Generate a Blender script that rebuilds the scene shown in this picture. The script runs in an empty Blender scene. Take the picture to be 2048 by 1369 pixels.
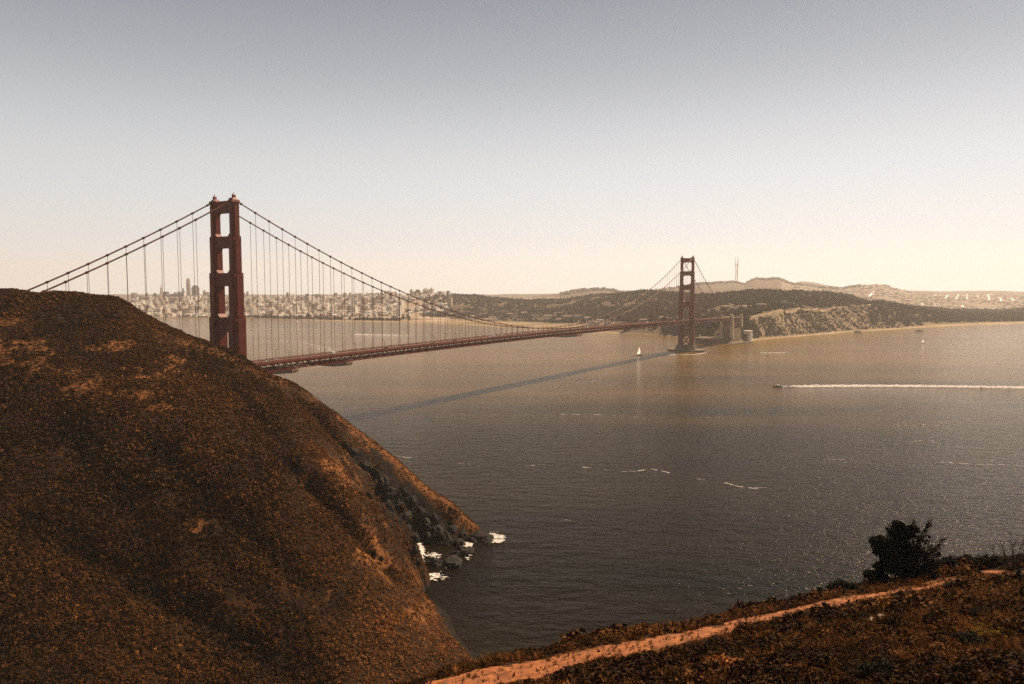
import bpy, math, random
import numpy as np
from mathutils import Vector

random.seed(7)
RNG = np.random.default_rng(11)
S = bpy.context.scene
C = S.collection
R = math.radians

# ------------------------------------------------------------------ camera, sky, sun, exposure
F_PX, CAM_Z, PITCH = 1425.9, 143.5, 0.0698          # focal length in photo pixels (photo 2048 wide)
cam_d = bpy.data.cameras.new("camera")
cam_d.sensor_width = 36.0
cam_d.lens = F_PX / 2048 * 36.0
cam_d.clip_start, cam_d.clip_end = 0.5, 80000
cam = bpy.data.objects.new("camera", cam_d)
C.objects.link(cam)
cam.location = (0, 0, CAM_Z)
cam.rotation_euler = (math.pi / 2 - PITCH, 0, 0)
S.camera = cam

SUN_AZ, SUN_EL = R(43), R(47)                        # clockwise from the view direction (+Y)
SUN_V = Vector((math.sin(SUN_AZ) * math.cos(SUN_EL), math.cos(SUN_AZ) * math.cos(SUN_EL), math.sin(SUN_EL)))
sun_d = bpy.data.lights.new("sun", 'SUN')
sun_d.energy, sun_d.angle, sun_d.color = 5.0, R(0.5), (1.0, 0.75, 0.51)
sun = bpy.data.objects.new("sun", sun_d)
C.objects.link(sun)
sun.rotation_euler = SUN_V.to_track_quat('Z', 'Y').to_euler()

W = bpy.data.worlds.new("World")
S.world = W
W.use_nodes = True
nt = W.node_tree
nt.nodes.clear()
def wn(t, **kw):
    n = nt.nodes.new(t)
    for k, v in kw.items():
        setattr(n, k, v)
    return n
w_out, w_bg = wn('ShaderNodeOutputWorld'), wn('ShaderNodeBackground')
w_sky = wn('ShaderNodeTexSky', sky_type='NISHITA', sun_disc=False, sun_elevation=SUN_EL, sun_rotation=SUN_AZ,
           altitude=100, air_density=1.0, dust_density=0.15, ozone_density=1.0)
w_hsv, w_mul, w_tc, w_sep, w_ramp = wn('ShaderNodeHueSaturation'), wn('ShaderNodeMix', data_type='RGBA', blend_type='MULTIPLY'), wn('ShaderNodeTexCoord'), wn('ShaderNodeSeparateXYZ'), wn('ShaderNodeValToRGB')
w_hsv.inputs['Saturation'].default_value = 0.27
w_mul.inputs['Factor'].default_value = 1.0
for i, (p_, c_) in enumerate(((0.0, (0.80, 0.775, 0.735)), (0.05, (0.80, 0.79, 0.775)), (0.11, (0.76, 0.755, 0.745)), (0.19, (0.70, 0.715, 0.73)), (0.28, (0.455, 0.475, 0.51)), (0.38, (0.315, 0.34, 0.395)), (0.52, (0.15, 0.157, 0.18)), (1.0, (0.07, 0.075, 0.09)))):
    e = w_ramp.color_ramp.elements[i] if i < 2 else w_ramp.color_ramp.elements.new(p_)
    e.position, e.color = p_, (*c_, 1)
w_ramp.color_ramp.interpolation = 'B_SPLINE'
# soften the contrast of the sky model and bring it back to level
w_gam, w_scl = wn('ShaderNodeGamma'), wn('ShaderNodeVectorMath', operation='SCALE')
w_gam.inputs[1].default_value = 0.4; w_scl.inputs['Scale'].default_value = 1.68
nt.links.new(w_sky.outputs[0], w_gam.inputs[0]); nt.links.new(w_gam.outputs[0], w_scl.inputs[0])
nt.links.new(w_scl.outputs[0], w_hsv.inputs['Color'])
nt.links.new(w_tc.outputs['Generated'], w_sep.inputs[0])
nt.links.new(w_sep.outputs['Z'], w_ramp.inputs[0])
nt.links.new(w_hsv.outputs[0], w_mul.inputs['A'])
nt.links.new(w_ramp.outputs[0], w_mul.inputs['B'])
nt.links.new(w_mul.outputs['Result'], w_bg.inputs[0])
w_bg.inputs[1].default_value = 0.14
nt.links.new(w_bg.outputs[0], w_out.inputs[0])

S.view_settings.view_transform = 'Standard'
S.view_settings.look = 'None'
S.view_settings.exposure = 0.95
S.view_settings.gamma = 1.0
S.render.engine = 'CYCLES'
S.cycles.use_denoising = False
S.cycles.max_bounces = 6
S.cycles.diffuse_bounces = 2
S.cycles.glossy_bounces = 2
S.cycles.volume_bounces = 0
S.cycles.sample_clamp_indirect = 1.5
S.cycles.sample_clamp_direct = 3.0
S.cycles.caustics_reflective = False
S.cycles.caustics_refractive = False

# ------------------------------------------------------------------ small tools
cP, sP = math.cos(PITCH), math.sin(PITCH)
def at(px, py, Y):
    """point at depth Y that the photo shows at pixel (px, py)"""
    x, u = (px - 1024) / F_PX, (684.5 - py) / F_PX
    k = Y / (cP + u * sP)
    return (x * k, Y, CAM_Z + (-sP + u * cP) * k)
def on_z(px, py, z=0.0):
    x, u = (px - 1024) / F_PX, (684.5 - py) / F_PX
    k = (z - CAM_Z) / (-sP + u * cP)
    return (x * k, (cP + u * sP) * k, z)
def proj(X, Y, Z):
    d = Z - CAM_Z
    fw = Y * cP - d * sP
    return 1024 + F_PX * X / fw, 684.5 - F_PX * (Y * sP + d * cP) / fw

def tag(o, label=None, cat=None, group=None, kind=None):
    if label: o['label'] = label
    if cat: o['category'] = cat
    if group: o['group'] = group
    if kind: o['kind'] = kind
    return o
def empty(name, loc, rz=0.0):
    o = bpy.data.objects.new(name, None)
    C.objects.link(o)
    o.location, o.rotation_euler = loc, (0, 0, rz)
    return o
def link_mesh(name, me, m=None, parent=None):
    o = bpy.data.objects.new(name, me)
    C.objects.link(o)
    if m is not None: me.materials.append(m)
    if parent is not None: o.parent = parent
    return o
def dup(o, loc, rz=None):
    c = o.copy(); C.objects.link(c); c.location = loc
    if rz is not None: c.rotation_euler = (0, 0, rz)
    for ch in o.children:
        d = ch.copy(); C.objects.link(d); d.parent = c
    return c

def fast_mesh(name, V, Q, face_rnd=None, vcol=None, smooth=False):
    """V (n,3), Q (m,4) or (m,3) index arrays -> mesh"""
    me = bpy.data.meshes.new(name)
    V = np.asarray(V, np.float32); Q = np.asarray(Q, np.int32)
    k = Q.shape[1]
    me.vertices.add(len(V)); me.vertices.foreach_set('co', V.ravel())
    me.loops.add(Q.size); me.loops.foreach_set('vertex_index', Q.ravel())
    me.polygons.add(len(Q)); me.polygons.foreach_set('loop_start', np.arange(0, Q.size, k, dtype=np.int32))
    try: me.polygons.foreach_set('loop_total', np.full(len(Q), k, np.int32))
    except Exception: pass
    if smooth: me.polygons.foreach_set('use_smooth', np.ones(len(Q), bool))
    if face_rnd is not None:
        a = me.attributes.new('rnd', 'FLOAT', 'FACE'); a.data.foreach_set('value', np.asarray(face_rnd, np.float32))
    if vcol is not None:
        a = me.attributes.new('mask', 'FLOAT_COLOR', 'POINT')
        c4 = np.ones((len(V), 4), np.float32); c4[:, :3] = vcol
        a.data.foreach_set('color', c4.ravel())
    me.update(calc_edges=True); me.validate()
    return me

class MB:
    """collects convex bits and builds ONE mesh"""
    def __init__(self): self.v, self.f, self.r = [], [], []
    def add(self, vs, fs, r=None):
        b = len(self.v); self.v += [tuple(v) for v in vs]; self.f += [tuple(i + b for i in f) for f in fs]
        self.r += [random.random() if r is None else r] * len(fs)
    def box(self, x0, x1, y0, y1, z0, z1, r=None):
        self.add([(x0,y0,z0),(x1,y0,z0),(x1,y1,z0),(x0,y1,z0),(x0,y0,z1),(x1,y0,z1),(x1,y1,z1),(x0,y1,z1)],
                 [(0,3,2,1),(4,5,6,7),(0,1,5,4),(1,2,6,5),(2,3,7,6),(3,0,4,7)], r)
    def frustum(self, cx, cy, z0, z1, a0, b0, a1, b1, rz=0.0, r=None):
        c, s = math.cos(rz), math.sin(rz); vs = []
        for z, a, b in ((z0, a0, b0), (z1, a1, b1)):
            for sx, sy in ((-1,-1),(1,-1),(1,1),(-1,1)):
                x, y = sx*a/2, sy*b/2
                vs.append((cx + x*c - y*s, cy + x*s + y*c, z))
        self.add(vs, [(0,3,2,1),(4,5,6,7),(0,1,5,4),(1,2,6,5),(2,3,7,6),(3,0,4,7)], r)
    def bar(self, p, q, w, h=None, r=None):
        p, q = Vector(p), Vector(q); d = (q - p).normalized(); h = h or w
        up = Vector((0,0,1)) if abs(d.z) < .95 else Vector((1,0,0))
        s = d.cross(up).normalized(); u = s.cross(d)
        vs = [e + s*(i*w/2) + u*(j*h/2) for e in (p, q) for i, j in ((-1,-1),(1,-1),(1,1),(-1,1))]
        self.add(vs, [(0,3,2,1),(4,5,6,7),(0,1,5,4),(1,2,6,5),(2,3,7,6),(3,0,4,7)], r)
    def tube(self, pts, rad, n=6, r=None):
        pts = [Vector(p) for p in pts]; rad = rad if hasattr(rad, '__len__') else [rad]*len(pts)
        vs, fs = [], []
        for i, p in enumerate(pts):
            d = (pts[min(i+1, len(pts)-1)] - pts[max(i-1, 0)]).normalized()
            up = Vector((0,0,1)) if abs(d.z) < .9 else Vector((1,0,0))
            s = d.cross(up).normalized(); u = s.cross(d)
            vs += [p + (s*math.cos(2*math.pi*k/n) + u*math.sin(2*math.pi*k/n))*rad[i] for k in range(n)]
        for i in range(len(pts)-1):
            fs += [(i*n+k, i*n+(k+1)%n, (i+1)*n+(k+1)%n, (i+1)*n+k) for k in range(n)]
        fs += [tuple(reversed(range(n))), tuple(range((len(pts)-1)*n, len(pts)*n))]
        self.add(vs, fs, r)
    def prism(self, poly, y0, y1, r=None):
        """poly in (x,z), extruded along y"""
        n = len(poly)
        vs = [(x,y0,z) for x,z in poly] + [(x,y1,z) for x,z in poly]
        self.add(vs, [tuple(range(n)), tuple(reversed(range(n,2*n)))] + [(i,i+n,(i+1)%n+n,(i+1)%n) for i in range(n)], r)
    def mesh(self, name, smooth=False):
        me = bpy.data.meshes.new(name); me.from_pydata(self.v, [], self.f)
        a = me.attributes.new('rnd', 'FLOAT', 'FACE'); a.data.foreach_set('value', self.r)
        if smooth: me.polygons.foreach_set('use_smooth', [True]*len(me.polygons))
        me.update(); return me
    def build(self, name, m, parent=None, smooth=False):
        return link_mesh(name, self.mesh(name, smooth), m, parent)

def vnoise(x, y, seed=0):
    xi, yi = np.floor(x).astype(np.int64), np.floor(y).astype(np.int64)
    fx, fy = x - xi, y - yi
    fx, fy = fx*fx*(3-2*fx), fy*fy*(3-2*fy)
    def h(a, b):
        n = (a*374761393 + b*668265263 + seed*974634777) & 0xffffffff
        n = ((n ^ (n >> 13)) * 1274126177) & 0xffffffff
        return ((n ^ (n >> 16)) & 0xffff) / 65535.0
    return (h(xi,yi)*(1-fx)+h(xi+1,yi)*fx)*(1-fy) + (h(xi,yi+1)*(1-fx)+h(xi+1,yi+1)*fx)*fy
def fbm(x, y, seed=0, oc=4):
    t, a, n = 0.0, 0.5, 0.0
    for i in range(oc):
        t = t + a*vnoise(x*2**i + 17*i, y*2**i - 9*i, seed+i); n += a; a *= .5
    return t/n
def sstep(a, b, x):
    t = np.clip((x-a)/(b-a), 0, 1); return t*t*(3-2*t)

def path_dist(X, Y, P):
    d = np.full(X.shape, 1e9)
    for a, b in zip(P[:-1], P[1:]):
        ab = b-a; t = np.clip(((X-a[0])*ab[0]+(Y-a[1])*ab[1])/(ab@ab), 0, 1)
        d = np.minimum(d, np.hypot(X-a[0]-t*ab[0], Y-a[1]-t*ab[1]))
    return d

class TPS:
    """thin-plate height surface through scattered points (x, y, z)"""
    def __init__(self, P, lam=0.002, sc=100.0):
        P = np.array(P, float); self.sc = sc; self.xy = P[:, :2]/sc; n = len(P)
        K = self.phi(self.xy[:,None,:]-self.xy[None,:,:]) + np.eye(n)*lam
        A = np.zeros((n+3, n+3)); A[:n,:n] = K; A[:n,n] = A[n,:n] = 1; A[:n,n+1:] = self.xy; A[n+1:,:n] = self.xy.T
        self.w = np.linalg.solve(A, np.concatenate([P[:,2], np.zeros(3)])); self.n = n
    @staticmethod
    def phi(d):
        r2 = (d**2).sum(-1); return 0.5*r2*np.log(r2 + 1e-12)
    def __call__(self, X, Y):
        sh = X.shape; q = np.stack([X.ravel(), Y.ravel()], 1)/self.sc; out = np.empty(len(q))
        for i in range(0, len(q), 20000):
            b = q[i:i+20000]
            out[i:i+20000] = self.phi(b[:,None,:]-self.xy[None]) @ self.w[:self.n] + self.w[self.n] + b @ self.w[self.n+1:]
        return out.reshape(sh)

def grid_quads(nr, nc):
    i = np.arange(nr-1)[:,None]*nc + np.arange(nc-1)[None,:]
    i = i.ravel(); return np.stack([i, i+1, i+nc+1, i+nc], 1)

# ------------------------------------------------------------------ materials
def new_mat(name):
    m = bpy.data.materials.new(name); m.use_nodes = True
    n = m.node_tree.nodes; b = n['Principled BSDF']
    return m, m.node_tree, b
def N(t, kind, **kw):
    n = t.nodes.new(kind)
    for k, v in kw.items():
        if k in n.inputs: n.inputs[k].default_value = v
        else: setattr(n, k, v)
    return n
def ramp(t, stops):
    r = t.nodes.new('ShaderNodeValToRGB'); el = r.color_ramp.elements
    while len(el) < len(stops): el.new(0.5)
    for e, (p, c) in zip(el, stops): e.position, e.color = p, (*c, 1)
    return r
def mat_noise(name, c0, c1, scale=0.5, rough=0.8, bump=0.0, detail=5, spec=0.3, metal=0.0):
    m, t, b = new_mat(name)
    tc = N(t, 'ShaderNodeTexCoord'); n = N(t, 'ShaderNodeTexNoise', Scale=scale, Detail=detail)
    r = ramp(t, [(0.3, c0), (0.7, c1)])
    t.links.new(tc.outputs['Object'], n.inputs['Vector']); t.links.new(n.outputs['Fac'], r.inputs[0])
    t.links.new(r.outputs[0], b.inputs['Base Color'])
    b.inputs['Roughness'].default_value = rough; b.inputs['Specular IOR Level'].default_value = spec
    b.inputs['Metallic'].default_value = metal
    if bump:
        bp = N(t, 'ShaderNodeBump', Strength=bump, Distance=1.0/scale*0.2)
        t.links.new(n.outputs['Fac'], bp.inputs['Height']); t.links.new(bp.outputs[0], b.inputs['Normal'])
    return m
def mat_rnd(name, stops, rough=0.9, transl=0.0):
    """colour from the per-piece 'rnd' attribute"""
    m, t, b = new_mat(name)
    a = N(t, 'ShaderNodeAttribute', attribute_name='rnd'); r = ramp(t, stops)
    t.links.new(a.outputs['Fac'], r.inputs[0]); t.links.new(r.outputs[0], b.inputs['Base Color'])
    b.inputs['Roughness'].default_value = rough; b.inputs['Specular IOR Level'].default_value = 0.055
    if transl:
        tr = N(t, 'ShaderNodeBsdfTranslucent'); mx = N(t, 'ShaderNodeMixShader', Fac=transl)
        t.links.new(r.outputs[0], tr.inputs['Color'])
        t.links.new(b.outputs[0], mx.inputs[1]); t.links.new(tr.outputs[0], mx.inputs[2])
        t.links.new(mx.outputs[0], t.nodes['Material Output'].inputs['Surface'])
    return m

M = {}
M['steel'] = mat_noise('orange_paint', (0.1053, 0.0082, 0.0043), (0.1521, 0.0133, 0.0066), 0.12, 0.55, 0.0)
M['cable'] = mat_noise('cable_paint', (0.0723, 0.0130, 0.0072), (0.1011, 0.0188, 0.0108), 0.3, 0.6)
M['rope'] = mat_noise('rope_paint', (0.12, 0.03, 0.02), (0.16, 0.045, 0.03), 0.3, 0.7)
M['road'] = mat_noise('road_concrete', (0.0952, 0.0560, 0.0392), (0.1344, 0.0840, 0.0560), 0.25, 0.9)
M['concrete'] = mat_noise('old_concrete', (0.30, 0.23, 0.16), (0.48, 0.38, 0.28), 0.10, 0.9, 0.2)
M['pier'] = mat_noise('wet_concrete', (0.0900, 0.0675, 0.0525), (0.1950, 0.1500, 0.1125), 0.12, 0.9, 0.2)
M['brick'] = mat_noise('brick_and_shaded_wall', (0.0840, 0.0420, 0.0315), (0.1400, 0.0770, 0.0560), 0.2, 0.9, 0.2)
M['tarp'] = mat_noise('tarp', (0.2880, 0.2080, 0.1280), (0.4000, 0.3040, 0.2000), 0.5, 0.9, 0.6)
M['darktarp'] = mat_noise('shade_net', (0.03, 0.025, 0.025), (0.06, 0.05, 0.045), 0.5, 0.9)
M['black'] = mat_noise('black_paint', (0.02, 0.02, 0.02), (0.035, 0.03, 0.03), 2.0, 0.6)
M['white'] = mat_noise('white_gelcoat', (0.72, 0.70, 0.66), (0.82, 0.80, 0.76), 2.0, 0.35)
M['sail'] = mat_noise('sailcloth', (0.72, 0.69, 0.62), (0.82, 0.79, 0.72), 0.8, 0.9)
M['glass'] = mat_noise('dark_glass', (0.02, 0.022, 0.025), (0.03, 0.03, 0.035), 2.0, 0.1, spec=0.5)
def mat_cloth(name, c, tr_):
    m, t, b = new_mat(name); b.inputs['Base Color'].default_value = (*c, 1); b.inputs['Roughness'].default_value = .9
    tr = N(t, 'ShaderNodeBsdfTranslucent'); tr.inputs['Color'].default_value = (*c, 1); mx = N(t, 'ShaderNodeMixShader', Fac=tr_)
    n = N(t, 'ShaderNodeTexNoise', Scale=0.8); bp = N(t, 'ShaderNodeBump', Strength=0.2); t.links.new(n.outputs['Fac'], bp.inputs['Height']); t.links.new(bp.outputs[0], b.inputs['Normal'])
    t.links.new(b.outputs[0], mx.inputs[1]); t.links.new(tr.outputs[0], mx.inputs[2]); t.links.new(mx.outputs[0], t.nodes['Material Output'].inputs['Surface']); return m
M['sail'] = mat_cloth('sailcloth', (0.86, 0.84, 0.80), 0.72)
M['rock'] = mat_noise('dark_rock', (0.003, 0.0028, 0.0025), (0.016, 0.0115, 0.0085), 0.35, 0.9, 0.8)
M['foam'] = mat_noise('sea_foam', (0.2550, 0.2380, 0.2210), (0.6800, 0.6630, 0.6375), 0.9, 0.9)
M['lattice'] = mat_noise('lattice_steel', (0.2400, 0.1120, 0.0800), (0.2880, 0.1600, 0.1200), 0.05, 0.7)
M['scrub'] = mat_rnd('scrub_leaves', [(0.0, (0.018, 0.0105, 0.0055)), (0.45, (0.093, 0.040, 0.0130)), (0.8, (0.205, 0.082, 0.0235)), (1.0, (0.37, 0.155, 0.047))], 0.85, 0.10)
M['leaf'] = mat_rnd('dark_leaves', [(0.0, (0.0108, 0.0117, 0.0072)), (0.8, (0.0270, 0.0243, 0.0135)), (1.0, (0.0495, 0.0360, 0.0180))], 0.8, 0.12)
M['forest'] = mat_rnd('forest_leaves', [(0.0, (0.0208, 0.0160, 0.0088)), (0.7, (0.0520, 0.0376, 0.0200)), (1.0, (0.1120, 0.0736, 0.0400))], 0.9, 0.0)
M['bark'] = mat_noise('bark', (0.0280, 0.0176, 0.0112), (0.0640, 0.0400, 0.0256), 3.0, 0.95, 0.5)
M['twig'] = mat_noise('grey_twig', (0.0400, 0.0280, 0.0200), (0.0880, 0.0640, 0.0440), 3.0, 0.95)
M['house'] = mat_rnd('stucco', [(0.0, (0.1020, 0.0723, 0.0553)), (0.2, (0.3060, 0.2295, 0.1700)), (0.55, (0.5950, 0.5270, 0.4420)), (1.0, (0.7140, 0.6885, 0.6375))], 0.85)
M['roof'] = mat_rnd('roofing', [(0.0, (0.0800, 0.0480, 0.0360)), (0.5, (0.1760, 0.1120, 0.0800)), (1.0, (0.2880, 0.2240, 0.1760))], 0.9)
for i, (a, b_) in enumerate((((0.09,0.08,0.085),(0.13,0.115,0.12)), ((0.20,0.165,0.14),(0.28,0.23,0.20)), ((0.42,0.35,0.29),(0.52,0.45,0.38)), ((0.62,0.56,0.48),(0.74,0.68,0.60)))):
    M['facade%d' % i] = mat_noise('facade', a, b_, 0.06, 0.6)
for nm, c in (('white', (0.72,0.70,0.67)), ('silver', (0.42,0.41,0.40)), ('dark', (0.03,0.03,0.035)), ('red', (0.30,0.04,0.03)), ('tan', (0.42,0.30,0.20))):
    M['car_'+nm] = mat_noise('car_paint', c, tuple(min(.85, x*1.08) for x in c), 1.0, 0.3, spec=0.5)

def make_water():
    m, t, b = new_mat('sea_water')
    g = N(t, 'ShaderNodeTexCoord')
    def noise(scale, sx, sy, rot, det):
        mp = N(t, 'ShaderNodeMapping'); mp.inputs['Rotation'].default_value = (0, 0, R(rot)); mp.inputs['Scale'].default_value = (sx, sy, 1)
        n = N(t, 'ShaderNodeTexNoise', Scale=scale, Detail=det, Roughness=0.6)
        t.links.new(g.outputs['Object'], mp.inputs[0]); t.links.new(mp.outputs[0], n.inputs['Vector']); return n
    swell = noise(0.045, 0.35, 1.0, 14, 3)
    chop = noise(0.125, 0.55, 1.0, 14, 5)
    fine = noise(0.75, 0.5, 1.0, 10, 3)
    a1 = N(t, 'ShaderNodeMath', operation='MULTIPLY'); a1.inputs[1].default_value = 0.9
    a2 = N(t, 'ShaderNodeMath', operation='MULTIPLY'); a2.inputs[1].default_value = 1.9
    a3 = N(t, 'ShaderNodeMath', operation='MULTIPLY'); a3.inputs[1].default_value = 0.24
    s1, s2 = N(t, 'ShaderNodeMath', operation='ADD'), N(t, 'ShaderNodeMath', operation='ADD')
    t.links.new(swell.outputs['Fac'], a1.inputs[0]); t.links.new(chop.outputs['Fac'], a2.inputs[0]); t.links.new(fine.outputs['Fac'], a3.inputs[0])
    t.links.new(a1.outputs[0], s1.inputs[0]); t.links.new(a2.outputs[0], s1.inputs[1])
    t.links.new(s1.outputs[0], s2.inputs[0]); t.links.new(a3.outputs[0], s2.inputs[1])
    bp = N(t, 'ShaderNodeBump', Strength=1.0, Distance=0.9)
    t.links.new(s2.outputs[0], bp.inputs['Height']); t.links.new(bp.outputs[0], b.inputs['Normal'])
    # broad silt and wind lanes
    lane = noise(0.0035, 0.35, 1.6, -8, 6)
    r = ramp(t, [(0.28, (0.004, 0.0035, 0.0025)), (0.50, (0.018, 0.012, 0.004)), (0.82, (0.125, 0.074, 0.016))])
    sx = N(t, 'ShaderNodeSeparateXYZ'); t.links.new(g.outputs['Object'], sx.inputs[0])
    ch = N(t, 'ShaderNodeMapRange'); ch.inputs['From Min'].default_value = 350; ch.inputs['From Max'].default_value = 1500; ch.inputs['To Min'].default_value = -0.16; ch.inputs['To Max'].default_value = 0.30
    t.links.new(sx.outputs['Y'], ch.inputs['Value'])            # silt brown farther out; darkening towards the viewer is painted into the colour
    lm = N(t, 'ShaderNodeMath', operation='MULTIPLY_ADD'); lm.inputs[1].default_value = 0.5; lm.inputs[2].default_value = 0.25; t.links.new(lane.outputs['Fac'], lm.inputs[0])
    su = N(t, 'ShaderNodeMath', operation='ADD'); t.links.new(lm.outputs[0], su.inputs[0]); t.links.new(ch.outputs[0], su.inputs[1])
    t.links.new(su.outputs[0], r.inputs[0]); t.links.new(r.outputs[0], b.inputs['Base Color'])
    rr = N(t, 'ShaderNodeMapRange'); rr.inputs['To Min'].default_value = 0.05; rr.inputs['To Max'].default_value = 0.14
    t.links.new(lane.outputs['Fac'], rr.inputs['Value']); t.links.new(rr.outputs[0], b.inputs['Roughness'])
    b.inputs['IOR'].default_value = 1.333; b.inputs['Specular IOR Level'].default_value = 0.055; b.inputs['Specular Tint'].default_value = (1.0, 0.78, 0.52, 1)
    return m
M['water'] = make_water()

def make_ground(name, base0, base1, soil0, soil1, third0, third1, scale, bump):
    """mask.r -> bare soil / sand, mask.g -> third colour, rest base"""
    m, t, b = new_mat(name)
    tc = N(t, 'ShaderNodeTexCoord'); n = N(t, 'ShaderNodeTexNoise', Scale=scale, Detail=8, Roughness=0.65)
    t.links.new(tc.outputs['Object'], n.inputs['Vector'])
    at_ = N(t, 'ShaderNodeAttribute', attribute_name='mask'); sp = N(t, 'ShaderNodeSeparateColor')
    t.links.new(at_.outputs['Color'], sp.inputs[0])
    rs = [ramp(t, [(0.35, a), (0.66, c)]) for a, c in ((base0, base1), (soil0, soil1), (third0, third1))]
    for r_ in rs: t.links.new(n.outputs['Fac'], r_.inputs[0])
    m1, m2 = N(t, 'ShaderNodeMix', data_type='RGBA'), N(t, 'ShaderNodeMix', data_type='RGBA')
    t.links.new(sp.outputs[0], m1.inputs['Factor']); t.links.new(rs[0].outputs[0], m1.inputs['A']); t.links.new(rs[1].outputs[0], m1.inputs['B'])
    t.links.new(sp.outputs[1], m2.inputs['Factor']); t.links.new(m1.outputs['Result'], m2.inputs['A']); t.links.new(rs[2].outputs[0], m2.inputs['B'])
    t.links.new(m2.outputs['Result'], b.inputs['Base Color'])
    b.inputs['Roughness'].default_value = 0.95; b.inputs['Specular IOR Level'].default_value = 0.1
    if bump:
        bp = N(t, 'ShaderNodeBump', Strength=0.8, Distance=bump)
        t.links.new(n.outputs['Fac'], bp.inputs['Height']); t.links.new(bp.outputs[0], b.inputs['Normal'])
    return m
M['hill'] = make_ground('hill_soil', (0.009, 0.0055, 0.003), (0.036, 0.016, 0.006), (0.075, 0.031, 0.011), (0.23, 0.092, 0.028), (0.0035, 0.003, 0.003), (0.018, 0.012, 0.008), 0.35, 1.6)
M['path'] = mat_noise('path_dirt', (0.105, 0.034, 0.010), (0.285, 0.098, 0.028), 1.1, 0.95, 0.9, detail=10)
M['land'] = make_ground('far_land', (0.0504, 0.0346, 0.0202), (0.1080, 0.0756, 0.0446), (0.2160, 0.1548, 0.0900), (0.3312, 0.2520, 0.1584), (0.2160, 0.1584, 0.1080), (0.3600, 0.2880, 0.2160), 0.012, 0.0)

# ------------------------------------------------------------------ water
V = [(-14000, -300, 0), (17000, -300, 0), (17000, 9500, 0), (-14000, 9500, 0)]
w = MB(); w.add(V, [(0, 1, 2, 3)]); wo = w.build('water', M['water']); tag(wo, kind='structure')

# ------------------------------------------------------------------ far land (the city peninsula)
PXG = np.arange(-700, 2760, 4.0)
def ip(*pts): return np.interp(PXG, [p[0] for p in pts], [p[1] for p in pts])
def z_of(py, Y): return np.array([at(1024, a, b)[2] for a, b in zip(py, Y)])
def yw(py): return np.array([on_z(1024, a)[1] for a in py])
Y0 = yw(ip((-700,637),(250,637),(500,638),(600,641),(700,643.5),(800,645.5),(900,648.5),(960,652),(1020,656),(1080,660),(1140,663.5),(1220,667),(1300,671),(1360,675),(1410,681),(1430,687),(1466,688),(1490,684.5),(1540,679),(1620,672.5),(1700,665.5),(1780,660.5),(1850,656.5),(1950,652),(2048,648.5),(2300,643),(2760,640)))
beach = ip((-700,30),(550,30),(700,60),(1000,70),(1180,40),(1250,25),(1480,15),(1520,30),(1800,40),(1860,120),(2760,160))
Y1 = Y0 + beach; z1 = ip((-700,3),(1180,3),(1300,4),(1480,4),(1550,4),(1840,4),(1900,6),(2760,7))
Y2 = Y1 + ip((-700,400),(800,380),(1000,380),(1150,330),(1250,150),(1350,130),(1440,110),(1500,70),(1560,140),(1700,260),(1800,330),(1900,300),(2048,250),(2760,250))
p2 = ip((1460,641),(1500,634),(1530,626),(1560,621),(1600,618),(1650,619),(1700,612),(1750,612),(1800,617),(1850,626),(1900,634),(1960,639),(2048,641),(2760,638))
z2a = ip((-700,7),(1100,6),(1160,12),(1250,35),(1350,45),(1440,55))
z2 = np.where(PXG < 1460, z2a, z_of(p2, Y2))
Y3 = ip((-700,6200),(700,6000),(820,5000),(900,4600),(1000,4500),(1120,4400),(1230,3900),(1290,3700),(1450,3200),(1560,3100),(1700,3500),(1800,3900),(1900,4300),(2048,4600),(2760,4800))
p3 = ip((-700,606),(260,605),(500,602),(700,599),(800,596),(870,592.5),(915,591.5),(950,594),(1000,598),(1060,603),(1130,600),(1180,593),(1230,589.5),(1290,584.5),(1330,588),(1380,591),(1430,592),(1460,589),(1500,585.5),(1545,584.5),(1570,587),(1600,586),(1620,588.5),(1660,588.5),(1700,594),(1740,607),(1760,606),(1840,618),(1920,624),(1990,626),(2048,622),(2760,620))
z3 = z_of(p3, Y3)
Y4 = Y3*1.22; z4 = np.minimum(ip((-700,30),(900,60),(1100,60),(1400,70),(1700,45),(2760,30)), z3 - 8)
Y5 = ip((-700,9000),(900,8200),(1050,7400),(1200,8600),(1400,9300),(2048,9300),(2760,9300))
p5 = ip((-700,601),(870,598),(960,596),(1060,595),(1105,590),(1115,588.5),(1128,587),(1140,583.5),(1165,579),(1205,578),(1225,580.5),(1250,586),(1300,583),(1350,575),(1400,568.5),(1440,566),(1470,565),(1488,570),(1500,563),(1512,558.5),(1535,559.5),(1552,558),(1566,562),(1580,568),(1620,571),(1650,575),(1685,578),(1700,574),(1730,571.5),(1746,569.5),(1772,570.5),(1790,577),(1812,582),(1840,587),(1900,590),(2048,591),(2760,592))
z5 = z_of(p5, Y5)
Y6 = Y5*1.18; z6 = np.minimum(z5 - 60, 60)
Y7 = ip((-700,12200),(2760,12200))
p7 = ip((-700,588),(260,589),(900,590),(1100,588),(1240,582),(1400,578),(1560,574),(1600,563.5),(1625,565),(1650,571),(1750,583),(1830,582),(1880,583),(1960,582),(2048,583),(2760,583))
z7 = z_of(p7, Y7)
Y8 = Y7 + 700; z8 = z7*0.2
LY = np.stack([Y0,Y1,Y2,Y3,Y4,Y5,Y6,Y7,Y8]); LZ = np.stack([Y0*0-3, z1, z2, z3, z4, z5, z6, z7, z8])
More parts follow.
